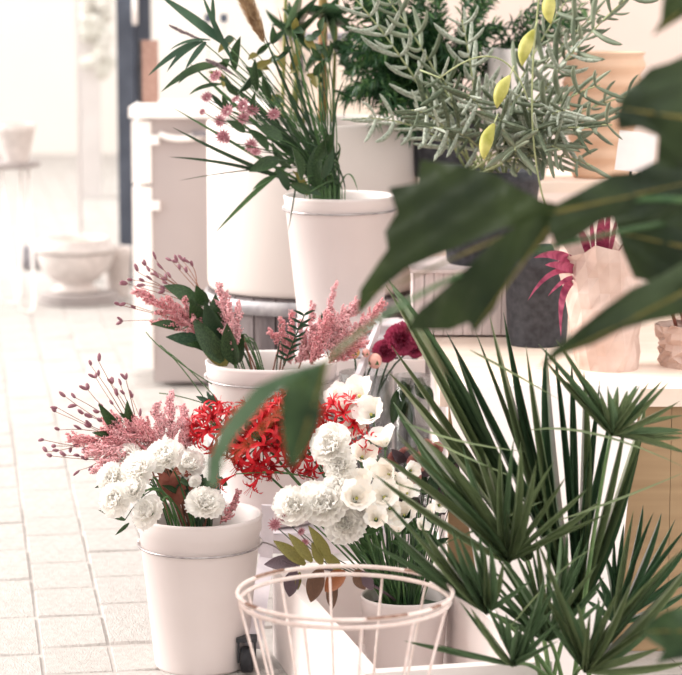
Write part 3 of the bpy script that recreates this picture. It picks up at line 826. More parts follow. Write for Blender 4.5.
# ================================================================== LEFT BUCKET
lc, lh, lr = LB, .305, .123
G = 'white carnations in the bucket on the paving'
for i, (x, y, r_, d) in enumerate(((136,468,22,4.50),(111,477,17,4.52),(164,454,21,4.54),(189,463,17,4.58),(114,499,19,4.46),(147,511,19,4.46),(205,502,21,4.48),(127,456,15,4.60),(178,458,14,4.62),(133,488,15,4.47),(195,481,7,4.53))):
    lab = {205: 'white carnation standing apart at the paving bucket rim below the red nerines', 147: 'white carnation drooping over the rim of the paving bucket', 114: 'low white carnation hanging outside the paving bucket rim', 164: 'white carnation just below the upright astilbe spikes', 195: 'small unopened white carnation in the bucket on the paving', 189: 'white carnation beside the small unopened carnation'}.get(x, 'white ruffled carnation massed in the bucket on the paving')
    carnation(lc, lh, lr, x, y, r_, d, lab, G)
G = 'pink astilbe in the bucket on the paving'
LAB = 'feathery pink astilbe plume above white carnations in the paving bucket'
for bs, tp, wd, dd in (((150,450),(66,437),.040,.05),((140,455),(92,474),.026,-.05),((135,440),(104,414),.034,.08),((150,440),(126,424),.030,.02),((160,440),(157,402),.020,.02),((172,440),(170,390),.018,.08),((180,444),(196,420),.028,.05),((160,445),(140,420),.03,.1),((186,448),(183,405),.018,.1),((140,448),(84,455),.034,0),((138,446),(98,432),.034,.04)):
    astilbe(lc, lh, lr, bs, tp, 4.62, wd*1.25, LAB, G, 'pink' if R.random() < .5 else 'pink_pale', dd, 1.3)
astilbe(lc, lh, lr, (222,522), (241,490), 4.58, .014, 'short pink astilbe spray at the rim of the paving bucket', G, 'pink')
G = 'dusky sprigs in the bucket on the paving'
for rootp, tips in (((112,432),((44,440),(47,452),(56,412),(60,430))),((118,425),((58,408),(66,397),(76,398),(84,414))),((122,420),((91,366),(99,362),(96,378),(88,390))),((130,418),((112,384),(121,386),(126,380),(132,398))),((110,450),((52,456),(56,446),(66,455),(80,470)))):
    p = from_pot(lc, lh, lr, at(*rootp, 4.7)); sprig(p, tips, 'wiry sprig with dusky mauve buds leaning from the paving bucket', G, 4.72)
for (a, e, w_) in (((120,430),(98,402),.022),((134,428),(126,404),.02),((120,440),(95,432),.018),((128,470),(100,488),.02),((110,495),(101,480),.012),((125,520),(104,512),.010)):
    o = flower('leafy_stem', 'small green leafy stem among the paving bucket flowers', 'foliage', 'leafy stems in the bucket on the paving', from_pot(lc, lh, lr, at(*a, 4.66)), .0016, 'stem_dark')
    leaf(o, 'leaf_mid', at(*a,4.66), at(*e,4.62), w_); leaf(o, 'leaf_mid', at(a[0]+4,a[1]+3,4.66), at(a[0]-8,a[1]+14,4.64), w_*.8)
for i in range(22):     # upright green stems showing between the blooms
    e = at(R.uniform(165,225), R.uniform(478,500), R.uniform(4.54,4.7)); p = from_pot(lc, lh, lr, e)
    o = flower('cut_stem', 'bare dark green cut stem between carnations in the paving bucket', 'stem', 'cut stems in the bucket on the paving', p, .0034, 'stem_dark')
    leaf(o, 'leaf_mid', e, e+V((R.uniform(-.03,.03),-.01,R.uniform(-.03,.03))), .012, tbl=LFN)
for (x0,y0,x1,y1,w_) in ((178,505,176,466,.035),(170,500,160,470,.03),(188,500,186,470,.03),(150,480,138,476,.03)):
    o = flower('dried_leaf_stem', 'russet withered leaf between white carnations in the paving bucket', 'foliage', 'withered leaves in the bucket on the paving', from_pot(lc, lh, lr, at(x0,y0,4.6)), .002, 'stem_brown')
    q = MB(); q.blade(curve(at(x0,y0,4.6), at(x1,y1,4.56), .004, 8), [w_*k_ for k_ in LEAFW], rdir(CAMDIR,.3), fold=.3, ruffle=.12); part(q, 'leaf', 'dried', o)

# ================================================================== MIDDLE BUCKET
mc, mh, mr = MBp, .338, .139
G = 'pink astilbe in the lower-shelf bucket'
astilbe(mc, mh, mr, (208,338), (131,289), 4.93, .036, 'long pink astilbe plume arching out of the lower-shelf bucket', G, 'pink', 0, 1.1, ((196,330,183,296),(203,328,192,318),(180,325,150,322),(185,318,165,296)))
astilbe(mc, mh, mr, (234,350), (219,281), 4.90, .038, 'broad pink astilbe plume over leaves in the lower-shelf bucket', G, 'pink_pale', .03, 1.3, ((236,345,240,300),(234,345,228,300)))
astilbe(mc, mh, mr, (290,362), (268,330), 4.95, .012, 'slim pink astilbe spike in the lower-shelf bucket', G, 'pink', 0, 1, ((288,358,281,316),(291,352,292,309)))
astilbe(mc, mh, mr, (296,362), (362,298), 4.93, .050, 'dense pink astilbe plume in front of the upper bucket', G, 'pink_pale', 0, 1.7, ((310,350,312,300),(320,345,337,279),(330,345,372,315),(305,355,300,318),(325,350,350,320),(330,350,366,335)))
astilbe(mc, mh, mr, (330,362), (386,300), 4.97, .040, 'rosy astilbe plume beside the diagonal strut', G, 'pink', 0, 1.5, ((340,358,370,340),))
astilbe(mc, mh, mr, (312,364), (330,312), 4.9, .040, 'wide pink astilbe plume at the rim of the lower-shelf bucket', G, 'pink', 0, 1.6)
G = 'dusky sprigs in the lower-shelf bucket'
for rootp, tips in (((190,295),((146,266),(156,260),(158,275),(150,272))),((196,292),((172,261),(178,262),(190,263),(184,262))),((182,300),((133,280),(138,272),(146,285),(128,284))),((180,330),((120,305),(123,321),(126,303)))):
    sprig(from_pot(mc, mh, mr, at(*rootp, 4.97)), tips, 'wiry mauve-budded sprig rising from the lower-shelf bucket', G, 4.98)
LG = 'broad leaves in the lower-shelf bucket'
for (a, e, w_, k_) in (((196,302),(170,284),.034,'leaf_mid'),((206,305),(196,284),.028,'leaf_mid'),((204,346),(165,338),.034,'leaf_bluish'),((205,332),(190,298),.040,'leaf_mid'),((222,362),(196,322),.042,'leaf_mid'),((236,364),(228,322),.04,'leaf_mid'),((224,350),(205,300),.045,'stem_dark'),((238,352),(222,312),.04,'leaf_mid'),((180,330),(150,325),.024,'leaf_mid'),((228,364),(205,345),.04,'olive_leaf'),((238,362),(238,338),.035,'leaf_mid'),((218,340),(214,300),.04,'leaf_mid'),((214,355),(185,345),.03,'leaf_mid')):
    d = R.uniform(4.90,4.96)
    o = flower('leafy_stem', 'broad green leaf among astilbe in the lower-shelf bucket', 'foliage', LG, from_pot(mc, mh, mr, at(*a, d)), .0018, 'stem')
    leaf(o, k_, at(*a,d), at(*e,d-.03), w_, rdir((-.2,-.8,.6),.3))
leaf_c = MB()
for (a, m_, e) in (((262,372),(270,360),(300,318)),):
    o = flower('leafy_stem', 'slender dark sprig with narrow leaves before the astilbe', 'foliage', None, from_pot(mc, mh, mr, at(284,366,4.88)), .0016, 'stem_dark')
    q = MB(); pp = bez(at(284,366,4.88), at(292,345,4.87), at(304,316,4.86), 8); q.tube(pp, .0015, 5); part(q, 'branch', 'stem_dark', o)
    for i in range(1,9):
        for sg in (-1,1): leaf(o, 'leaf_bluish', pp[i], pp[i]+V((sg*.022,0,.012)), .006, tbl=LFN)
o = empty('trailing_stem', 'thin green stems trailing left under the lower-shelf bucket flowers', 'foliage', at(212,384,4.88))
for a, m_, e in (((146,332),(160,352),(212,384)),((160,345),(180,362),(208,404)),((159,393),(180,395),(206,404)),((168,352),(190,368),(214,396))):
    q = MB(); q.tube(bez(at(*a,4.86), at(*m_,4.86), at(*e,4.88), 8), [.0012]*9, 5); part(q, 'stem', 'stem', o)
for a, e in (((212,404),(196,396)),((214,408),(200,408)),((216,404),(206,392)),((218,406),(212,394)),((214,404),(200,400))):
    leaf(o, 'leaf_bluish', at(*a,4.86), at(*e,4.86), .012)

# ================================================================== SMALL POT: nerines, lisianthus
pc, ph, prr = PBp, .150, .085
G = 'red nerines'
for x, y, r_, d, n, lab in ((217,428,28,4.62,16,'red nerine head with curled petals at the left of the lower-shelf bucket'),(262,442,37,4.60,24,'large red nerine head in front of the lower-shelf bucket'),(292,424,35,4.64,22,'large red nerine head half hidden behind the blurred hanging leaf'),(313,452,28,4.58,17,'red nerine head above white carnations'),(344,420,26,4.62,14,'red nerine head beside the white blooms and glass vase'),(369,442,15,4.55,6,'small red nerine head among white lisianthus'),(247,425,24,4.66,10,'red nerine head behind the larger red heads')):
    e = at(x,y,d); path = from_pot(pc, ph, prr, e); m0 = path[2]
    nerine(pc, ph, prr, x, y, r_, d, n, lab, G, V((-.35,-.65,.65)))
for x, y, f in ((236,474,(-1,-.3,-.5)),(262,472,(-.6,-.3,-.9))):
    e = at(x,y,4.55); path = bez(at(312,478,4.56), at(280,470,4.55), e, 8)
    full = from_pot(pc, ph, prr, at(312,478,4.56))[:-1] + path
    o = flower('nerine', 'single drooping red nerine trumpet below the red heads', 'flower', G, full, .0018, 'stem')
    f = V(f).normalized(); sc = .052
    inst(NER[0], 'floret', o, Matrix.Translation(e) @ f.to_track_quat('Z','Y').to_matrix().to_4x4() @ Matrix.Diagonal((sc*.55,sc*.55,sc,1)))
G = 'white carnations above the crate'
for x, y, r_, d in ((330,443,24,4.42),(340,466,18,4.40),(293,505,23,4.36),(324,503,26,4.36),(345,524,22,4.36),(310,492,14,4.42),(334,486,16,4.38),(362,512,14,4.36)):
    carnation(pc, ph, prr, x, y, r_, d, {330: 'white carnation directly in front of the red nerines', 293: 'white carnation above the brown-leaved branch and pink astrantia', 340: 'white carnation below the one before the red nerines'}.get(x, 'white ruffled carnation leaning over the low crate'), G, rdir((-.35,-.8,.45),.2))
G = 'white lisianthus above the crate'
for x, y, r_, d in ((358,394,18,4.62),(370,413,16,4.58),(382,438,17,4.52),(354,426,12,4.60),(363,455,14,4.52),(340,398,14,4.66),(387,474,15,4.42),(384,496,16,4.38),(357,497,17,4.36),(376,518,12,4.34),(404,514,13,4.40),(408,492,12,4.44),(396,484,13,4.43),(372,470,13,4.46),(345,412,13,4.62),(390,508,12,4.38),(362,508,13,4.37),(398,526,11,4.36),(362,484,14,4.42),(430,513,8,4.45),(422,526,8,4.42),(440,505,8,4.48),(412,470,9,4.5)):
    lisianthus(pc, ph, prr, x, y, r_, d, 'tiny white lisianthus bloom beside the dark blush flowers' if r_ < 10 else 'white cup-shaped lisianthus bloom above the low crate', G)
for i in range(46):
    e = at(R.uniform(352,440), R.uniform(500,560), R.uniform(4.36,4.55)); p = from_pot(pc, ph, prr, e)
    o = flower('cut_stem', 'green cut stem crowded into the small white pot', 'stem', 'cut stems in the small white pot', p, R.uniform(.002,.0036), 'stem' if i % 3 else 'stem_dark')
    if i % 2 == 0:
        q0 = p[-3]; leaf(o, 'stem_dark' if i % 4 else 'stem', q0, q0+V((R.uniform(-.035,.03),-.01,R.uniform(.01,.05))), .013, tbl=LFN)
for a, m_, e in (((330,425),(345,450),(365,480)),((366,400),(378,450),(392,520)),((357,440),(362,470),(376,500))):
    q = MB(); pass
# blush flowers, dark foliage
G = 'blush blooms behind the lisianthus'
for x, y, r_, d in ((418,463,11,4.56),(405,455,8,4.6),(426,447,8,4.62),(437,450,8,4.6),(432,462,7,4.58),(415,478,7,4.55),(396,458,8,4.62),(444,470,8,4.56)):
    e = at(x,y,d); o = flower('blush_bloom', 'small dusky pink bloom among dark leaves behind white lisianthus', 'flower', G, from_pot(pc, ph, prr, e), .0016, 'stem_dark')
    f = rdir((-.2,-.8,.5),.3); s_ = pxm(r_,d)
    inst(shadow_copy(CARN[0], 'blush') if x == 418 else BL, 'bloom', o, Matrix.Translation(e) @ f.to_track_quat('Z','Y').to_matrix().to_4x4() @ Matrix.Diagonal((s_,s_,s_,1)))
    if x == 418: BL = [c_ for c_ in o.children if c_.name.startswith('bloom')][0].data
for i in range(16):
    a = at(R.uniform(395,455), R.uniform(455,510), R.uniform(4.58,4.66)); o = flower('leafy_stem', 'dark purple-brown leaves behind white lisianthus', 'foliage', 'dark leaves behind the lisianthus', from_pot(pc, ph, prr, a), .0016, 'stem_dark')
    for k_ in range(3): leaf(o, 'purple_leaf' if i % 3 else 'stem_dark', a, a+V((R.uniform(-.04,.04),-.01,R.uniform(-.035,.045))), .022)

# brown-leaved branch
o = empty('brown_leaf_branch', 'branch of brown and olive leaves over the wire basket rim', 'foliage', at(395,600,4.45))
q = MB(); q.tube(bez(at(395,600,4.45), at(350,565,4.3), at(300,568,4.2), 10)+[at(282,560,4.18)], [.0026]*8+[.002,.0018,.0015,.0012], 6); part(q, 'stem', 'purple_leaf', o)
for a, e, w_, k_ in (((300,566),(265,560),.032,'purple_leaf'),((305,565),(276,540),.024,'olive_leaf'),((296,570),(286,598),.030,'purple_leaf'),((330,562),(310,526),.022,'olive_leaf'),((312,562),(290,534),.020,'olive_leaf'),((322,565),(312,543),.018,'olive_leaf'),((340,572),(322,550),.022,'olive_leaf'),((322,568),(309,603),.034,'brown_leaf'),((346,572),(322,590),.034,'rust_leaf'),((336,580),(328,611),.024,'brown_leaf'),((372,578),(362,584),.04,'purple_leaf'),((330,578),(329,594),.010,'olive_leaf'),((300,572),(298,590),.012,'olive_leaf'),((355,570),(366,590),.03,'brown_leaf')):
    d = R.uniform(4.17,4.24); leaf(o, k_, at(*a,d), at(*e,d), w_, rdir((-.1,-.8,.5),.3))
G = 'pink astrantia over the crate'
for x, y, r_ in ((275,525,9),(302,532,6),(305,543,6),(283,518,6)):
    e = at(x+30,y+30,4.42); astrantia(from_pot(pc, ph, prr, e)+bez(e, at(x+14,y+12,4.38), at(x,y+1,4.36), 4)[1:], x, y, r_, 4.36, 'small pink starry astrantia beside the brown-leaved branch', G)

# magenta flower and buds in the glass vase
(v0, vh) = VB[0]
def vase_stem(v0, vh, x, y, d): return bez(v0+V((R.uniform(-.02,.02),R.uniform(-.02,.02),.02)), v0+V((R.uniform(-.02,.02),0,vh)), at(x,y,d), 9)
for x, y, r_, m_, nm, lab in ((402,340,18,'magenta','peony','ruffled magenta peony above the glass vase'),(385,352,13,'magenta','peony','smaller magenta peony beside the peach bud'),(416,348,12,'magenta','peony','magenta peony half hidden by palm leaflets')):
    e = at(x,y,5.08); o = flower(nm, lab, 'flower', 'magenta peonies in the glass vase', vase_stem(v0,vh,x,y,5.08), .003, 'stem_dark')
    f = rdir((-.1,-.9,.3),.2); s_ = pxm(r_,5.08)
    inst(shadow_copy(CARN[1],'magenta'), 'bloom', o, Matrix.Translation(e) @ f.to_track_quat('Z','Y').to_matrix().to_4x4() @ Matrix.Diagonal((s_,s_,s_,1)))
for x, y, r_, m_, lab in ((375,361,7,'peach','round peach bud beside the stand strut'),(354,352,6,'yellow_bud','round ochre bud beside the stand strut'),(366,353,4,'peach','tiny peach bud beside the stand strut')):
    e = at(x,y,5.03); o = flower('flower_bud', lab, 'bud', 'buds in the glass vase', vase_stem(v0,vh,x,y,5.03), .003, 'stem_dark'); s_ = pxm(r_,5.03)
    q = MB(); q.ell(e, (s_,s_,s_*1.15), n=12, m=8); part(q, 'bud', m_, o)
    q = MB()
    for i in range(5):
        a = i*1.256; dd = V((math.cos(a), math.sin(a), 0)); q.blade([e-V((0,0,s_*1.1)), e+dd*s_*.95-V((0,0,s_*.4)), e+dd*s_*1.05+V((0,0,s_*.2))], [s_*.5,s_*.6,.001], dd)
    part(q, 'sepal', 'stem', o, kind='stuff')
(v1, vh1) = VB[1]
for i in range(5):
    x, y = R.uniform(398,432), R.uniform(380,400); o = flower('cut_stem', 'dark cut stem standing in the narrow glass vase', 'stem', 'dark stems in the narrow glass vase', vase_stem(v1,vh1,x,y,5.12), .0045, 'stem_dark')
    leaf(o, 'leaf_mid', at(x,y,5.12), at(x+R.uniform(-15,15),y+R.uniform(10,40),5.09), .03)
#PART2
# ================================================================== UPPER BUCKET: grasses, leaves, astrantia
tc_, th_, tr_ = TBp, .30, .126
def up_path(x, y, d, ox=None): 
    b0 = at(ox if ox else R.uniform(308,345), 198, 5.33); b0 = V((b0.x, 5.30+R.uniform(-.03,.06), TBp.z+.03))
    m1 = at(R.uniform(312,340), 186, 5.33); e = at(x,y,d)
    return bez(b0, (b0+m1)/2, m1, 3)[:-1] + bez(m1, m1.lerp(e,.45)+V((.03,0,.035)), e, 10)
GB = 'long grass blades in the upper bucket'
for i, (pts, w_) in enumerate((
    (((318,192),(260,160),(170,106)), .010), (((316,190),(240,165),(172,127)), .010), (((312,188),(240,160),(169,157)), .008),
    (((306,150),(262,182),(216,232)), .012), (((300,150),(296,190),(288,232)), .004), (((310,165),(230,170),(178,181)), .003),
    (((318,180),(250,120),(186,60)), .010), (((330,185),(300,120),(262,30)), .010), (((325,186),(270,110),(210,70)), .012),
    (((330,185),(310,110),(290,20)), .008), (((335,185),(328,110),(345,78)), .006), (((322,186),(292,130),(240,60)), .010),
    (((340,186),(350,160),(358,192)), .005), (((345,188),(338,150),(300,140)), .006), (((330,186),(280,110),(255,60)), .008),
    (((334,184),(316,120),(320,62)), .005), (((322,188),(285,140),(232,92)), .012), (((320,190),(290,150),(262,118)), .014),
    (((326,190),(270,140),(200,96)), .006), (((342,188),(320,140),(278,74)), .006), (((328,188),(300,90),(278,8)), .007))):
    d0, d1 = 5.28, 5.22+R.uniform(-.08,.08)
    ps = bez(at(*pts[0],d0), at(*pts[1],(d0+d1)/2), at(*pts[2],d1), 12)
    o = empty('ornamental_grass', 'thin grass blade hanging down over the white planter' if pts[2][1] > 200 else 'narrow green grass blade fanning out of the upper bucket', 'grass', ps[0], GB)
    q = MB(); q.blade(ps, [w_*k_ for k_ in (.5,.7,.85,.95,1,1,.97,.92,.85,.74,.58,.36,.04)], rdir(CAMDIR,.5), fold=.4); part(q, 'blade', 'stem_dark' if i % 3 else 'stem', o)
    q = MB(); b0 = V((ps[0].x*.6, 5.34, TBp.z+.02)); q.tube(curve(b0, ps[0], 0, 3), w_*.22, 5); part(q, 'sheath', 'stem', o)
# broad arching blade and drooping leaflets
def arch(name, label, rows, group, m):
    o = None
    for pts, w_ in rows:
        ps = bez(at(*pts[0],5.2), at(*pts[1],5.17), at(*pts[2],5.14), 8)
        if o is None:
            o = flower(name, label, 'foliage', group, up_path(*pts[0],5.2), .002, 'stem')
        q = MB(); q.blade(ps, [w_*k_ for k_ in LANCE], rdir(CAMDIR,.3), fold=.3); part(q, 'leaflet', m, o)
GR = 'arching reed leaves in the upper bucket'
arch('reed', 'broad blue-green reed leaf slanting above the cabinet', [(((228,46),(195,20),(158,-6)),.022)], GR, 'leaf_bluish')
arch('reed', 'reed with drooping narrow leaflets beside the grass head', [(((200,40),(172,52),(148,76)),.014),(((202,42),(180,50),(167,72)),.012),(((206,42),(196,52),(185,70)),.013),(((210,40),(186,38),(170,50)),.008)], GR, 'leaf_bluish')
arch('reed', 'reed with toothed arching leaf left of the astrantia', [(((216,66),(196,62),(161,92)),.020),(((206,64),(188,72),(178,84)),.012),(((222,84),(200,84),(189,95)),.009)], GR, 'leaf_mid')
arch('reed', 'upright reed leaf crossing the top of the grasses', [(((232,60),(212,22),(202,-6)),.012),(((214,26),(212,10),(213,-6)),.010)], GR, 'leaf_bluish')
# grass heads
def grass_head(pts, wid, m, label, dens):
    ps = bez(at(*pts[0],5.2), at(*pts[1],5.18), at(*pts[2],5.16), 10)
    o = flower('plume_grass', label, 'grass', 'seeded grass heads in the upper bucket', up_path(*pts[0],5.2), .0016, 'stem')
    q = MB()
    for i in range(dens):
        t = R.random(); x = t*9.99; k_ = int(x); p = ps[k_].lerp(ps[k_+1], x-k_); tg = (ps[k_+1]-ps[k_]).normalized()
        env = math.sin(PI*(.08+.88*t))**.7; dr = (tg*.9+tg.cross(rv(1)).normalized()*.8).normalized(); L = wid*env*R.uniform(.7,1.1)
        q.blade([p, p+dr*L*.6+tg*L*.1, p+dr*L+tg*L*.4], [.0016,.0013,.0002], rv(1), across=1)
        q.octa(p+dr*L*.35, .0016)
    part(q, 'seed_head', m, o, kind='stuff')
grass_head(((264,42),(254,18),(240,-12)), .030, 'grass_plume', 'thick brown bottlebrush grass head among the reeds', 1500)
grass_head(((200,39),(186,34),(169,25)), .008, 'grass_seed', 'slim grey grass head above the drooping leaflets', 260)
grass_head(((232,74),(218,64),(206,60)), .010, 'grass_seed', 'small grey grass head beside the astrantia', 220)
# leaves
LG = 'broad leaves in the upper bucket'
for a, e, w_, k_ in (((316,160),(334,132),.034,'leaf_mid'),((298,148),(286,124),.034,'leaf_mid'),((282,140),(262,124),.036,'leaf_mid'),((280,160),(250,168),.040,'leaf_mid'),((300,180),(290,146),.042,'leaf_mid'),((318,190),(312,148),.050,'leaf_mid'),((306,196),(296,170),.03,'olive_leaf'),((302,188),(322,196),.024,'stem_dark'),((276,176),(253,186),.014,'stem'),((330,160),(322,130),.03,'leaf_mid'),((268,150),(250,128),.032,'leaf_mid'),((245,132),(228,120),.024,'leaf_mid'),((258,120),(252,92),.024,'leaf_mid'),((236,70),(242,36),.034,'leaf_mid'),((240,96),(226,74),.034,'leaf_mid'),((258,90),(256,58),.026,'leaf_mid'),((292,168),(268,148),.034,'leaf_mid'),((288,190),(274,168),.03,'stem_dark'),((322,178),(334,150),.026,'stem_dark'),((230,110),(222,96),.02,'leaf_mid'),((262,76),(246,66),.03,'leaf_mid'),((238,92),(252,72),.034,'stem_dark'),((270,100),(262,76),.022,'leaf_mid'),((310,192),(288,184),.03,'leaf_mid')):
    d = 5.2+R.uniform(-.06,.06); o = flower('leafy_stem', 'broad green leaf among astrantia in the upper bucket', 'foliage', LG, up_path(*a,d), .0017, 'stem')
    leaf(o, k_, at(*a,d), at(*e,d-.02), w_*.8, rdir(CAMDIR,.7))
for i in range(40):
    x, y = (R.uniform(285,345), R.uniform(120,180)) if i < 18 else (R.uniform(215,330), R.uniform(25,130)); d = 5.3+R.uniform(-.06,.08)
    o = flower('cut_stem', 'green cut stem gathered in the upper bucket', 'stem', 'cut stems in the upper bucket', up_path(x,y,d), .0028 if i < 18 else .0018, 'stem' if i % 2 else 'stem_dark')
    if i >= 18:
        for k_ in range(2): leaf(o, R.choice(('leaf_mid','stem_dark','olive_leaf')), at(x,y,d), at(x+R.uniform(-16,16),y+R.uniform(-18,14),d-.02), R.uniform(.01,.022))
G = 'pink astrantia in the upper bucket'
for x, y, r_ in ((217,77,10),(207,98,8),(244,106,10),(252,112,10),(228,112,10),(221,121,9),(274,115,9),(223,137,10),(252,146,10),(244,119,9),(203,112,5),(256,153,8),(236,100,6),(228,140,6)):
    d = 5.14+R.uniform(-.05,.03); p = up_path(x+10,y+6,d)
    astrantia(p, x, y, r_, d, 'unopened pink astrantia bud on a thin stem' if r_ == 5 else 'pink starry astrantia flower among upper bucket leaves', G)

# ================================================================== BAMBOO PALM in the white planter
bp = empty('bamboo_palm', 'bamboo palm with tan and green canes in the broad white planter', 'plant', V((PL.x, PL.y, PL.z+H-.05)))
for pts, r_, m_ in ((((322,122),(323,60),(323,-20)),.0105,'cane'),(((296,122),(297,60),(298,-10)),.0055,'cane_green'),(((333,122),(334,60),(338,-10)),.0045,'cane_green'),(((282,122),(284,60),(286,-10)),.0045,'cane_green'),(((304,124),(298,70),(286,20)),.003,'cane_green'),(((290,124),(295,70),(306,25)),.003,'cane_green')):
    q = MB(); ps = bez(at(*pts[0],5.92), at(*pts[1],5.92), at(*pts[2],5.92), 12)
    rr_ = []
    for i in range(len(ps)): rr_.append(r_*(1.12 if i % 4 == 0 else 1.0))
    q.tube(ps, rr_, 8); cn = part(q, 'cane', m_, bp)
    if m_ == 'cane':
        for f_ in (3, 7): 
            c_ = ps[f_]; qq = MB(); qq.lathe([(r_*1.02,-.003),(r_*1.22,0),(r_*1.02,.003)], c_, 12, False); part(qq, 'cane_node', 'stem_brown', cn)
for hub, tips in (((300,32),((268,25),(272,38),(280,8),(288,2),(300,-8),(312,0),(322,10),(292,45),(310,52),(265,12))),((326,22),((345,8),(352,20),(340,-5),(304,10),(310,4),(355,34),(334,40))),((332,48),((304,72),(352,44),(356,56),(350,70),(318,44)))):
    h0 = at(*hub, 5.88)
    q = MB(); q.tube(bez(at(hub[0]-6,118,5.92), at(hub[0]-4,70,5.9), h0, 6), .0025, 5); part(q, 'petiole', 'cane_green', bp)
    for t_ in tips: leaf(bp, 'palm_dark' if R.random() < .7 else 'palm', h0, at(t_[0],t_[1],5.82+R.uniform(-.06,.06)), .018, tbl=LFN, name='leaflet')

# ================================================================== FINE-NEEDLED FERN
fpz = SZ; fp = V((at(432,180,5.86).x+.03, 5.90, fpz))
fo = empty('needle_fern', 'bushy dark green needle-leaved plant in a black pot behind the silver plant', 'plant', V((fp.x, fp.y, fpz)))
q = MB(); q.lathe([(.07,0),(.075,.005),(.09,.13),(.094,.132),(.094,.15),(.085,.15),(.083,.135)], fp, 32); part(q, 'pot', 'dark_pot', fo)
q = MB(); q.lathe([(.001,.135),(.084,.135)], fp, 20, cap0=False); part(q, 'soil', 'soil', fo)
nd = MB(); nl = MB(); stq = 0
for i in range(130):
    if i < 100: x, y = R.uniform(340,440), R.uniform(-15,138)
    elif i < 120: x, y = R.uniform(420,510), R.uniform(-15,70)
    else: x, y = R.uniform(552,590), R.uniform(-10,40)
    if i < 100 and y > 100+ (x-340)*.5 + 10: y -= 40
    d = 5.72+R.uniform(-.1,.16)
    e = at(x,y,d); s0 = fp+V((R.uniform(-.04,.04),R.uniform(-.04,.04),.135))
    mid = s0.lerp(e,.5)+V((0,0,.10)); ps = bez(s0, mid, e, 12)
    q = MB(); q.tube(ps, [.0018]*7+[.0012]*6, 4); part(q, 'branch', 'stem_dark', fo)
    for k_ in range(95):
        t = .35+.65*R.random(); xx = t*11.99; j = int(xx); p = ps[j].lerp(ps[j+1], xx-j); tg = (ps[j+1]-ps[j]).normalized()
        dr = (tg*.7+tg.cross(rv(1)).normalized()*.9).normalized(); L = R.uniform(.022,.042)
        (nd if R.random() < .72 else nl).blade([p, p+dr*L*.5, p+dr*L+V((0,0,-.2*L))], [.003,.0050,.0004], rv(1), across=1)
part(nd, 'needle_foliage', 'needle', fo, kind='stuff'); part(nl, 'needle_foliage', 'needle_light', fo, kind='stuff')

# ================================================================== SILVER-LEAVED SUCCULENT
sp = V((at(487,250,5.45).x, 5.47, SBZ))
so = empty('silver_plant', 'sprawling silver-green finger-leaved plant in a dark pot on slatted box', 'plant', sp)
q = MB(); q.lathe([(.085,0),(.09,.005),(.122,.19),(.127,.192),(.127,.215),(.118,.215),(.114,.20)], sp, 40); part(q, 'pot', 'dark_pot', so)
q = MB(); q.lathe([(.001,.20),(.115,.20)], sp, 24, cap0=False); part(q, 'soil', 'soil', so)
def finger(seed, m):
    rr = random.Random(seed); q = MB(); bnd = rr.uniform(.25,.75)
    q.tube([V((t,0,bnd*(t*t-t*.6))) for t in (0,.15,.35,.55,.75,.9,1)], [.045,.07,.085,.09,.08,.055,.012], 6)
    return q.mesh('leaf', m)
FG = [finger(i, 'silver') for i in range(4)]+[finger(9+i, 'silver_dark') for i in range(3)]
nleaf = 0; more = MB()
stems = [((343,-14),5.15),((362,118),5.1),((412,110),5.0),((440,75),5.05),((430,128),4.98),((462,20),5.2),((468,95),5.0),((500,120),4.95),((520,95),4.97),((538,130),4.94),((565,110),4.95),((580,45),5.1),((588,128),4.94),((634,-8),5.05),((600,85),5.0),((612,125),4.96),((575,-12),5.2),((648,92),5.2),((515,150),4.93),((560,150),4.93),((590,165),4.93),((380,-10),5.2),((600,10),5.15)]
for (tx, ty), d in stems:
    e = at(tx,ty,d); s0 = sp+V((R.uniform(-.06,.06),R.uniform(-.07,.03),.20))
    mid = s0.lerp(e,.5)+V((0,-.02,.07)); N = 14; ps = bez(s0, mid, e, N)
    L = sum((ps[i+1]-ps[i]).length for i in range(N))
    q = MB(); q.tube(ps, [.0032-.0018*i/N for i in range(N+1)], 5); part(q, 'stem', 'silver_stem', so)
    cnt = max(5, int(L/.045)); roll = R.uniform(0,3)
    for k_ in range(cnt):
        t = .25+.75*(k_+.5)/cnt; xx = t*N*.9999; j = int(xx); p = ps[j].lerp(ps[j+1], xx-j); tg = (ps[j+1]-ps[j]).normalized()
        sd = tg.orthogonal().normalized(); sd = Quaternion(tg, roll+k_*1.57) @ sd
        for sg in (1,-1):
            dr = (tg*R.uniform(.5,1.0)+sd*sg).normalized(); ln = R.uniform(.055,.10)*(1.0 if t < .85 else .75)
            mm = frame_m(p, dr, tg, ln, ln*R.uniform(.58,.78), ln*.75)
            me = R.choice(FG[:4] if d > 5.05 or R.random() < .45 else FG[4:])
            if nleaf < 300: inst(me, 'leaf', so, mm); nleaf += 1
            else:
                more.add([mm @ v.co for v in me.vertices], [tuple(pl.vertices) for pl in me.polygons])
part(more, 'leaf_mass', 'silver_mid', so, kind='stuff')

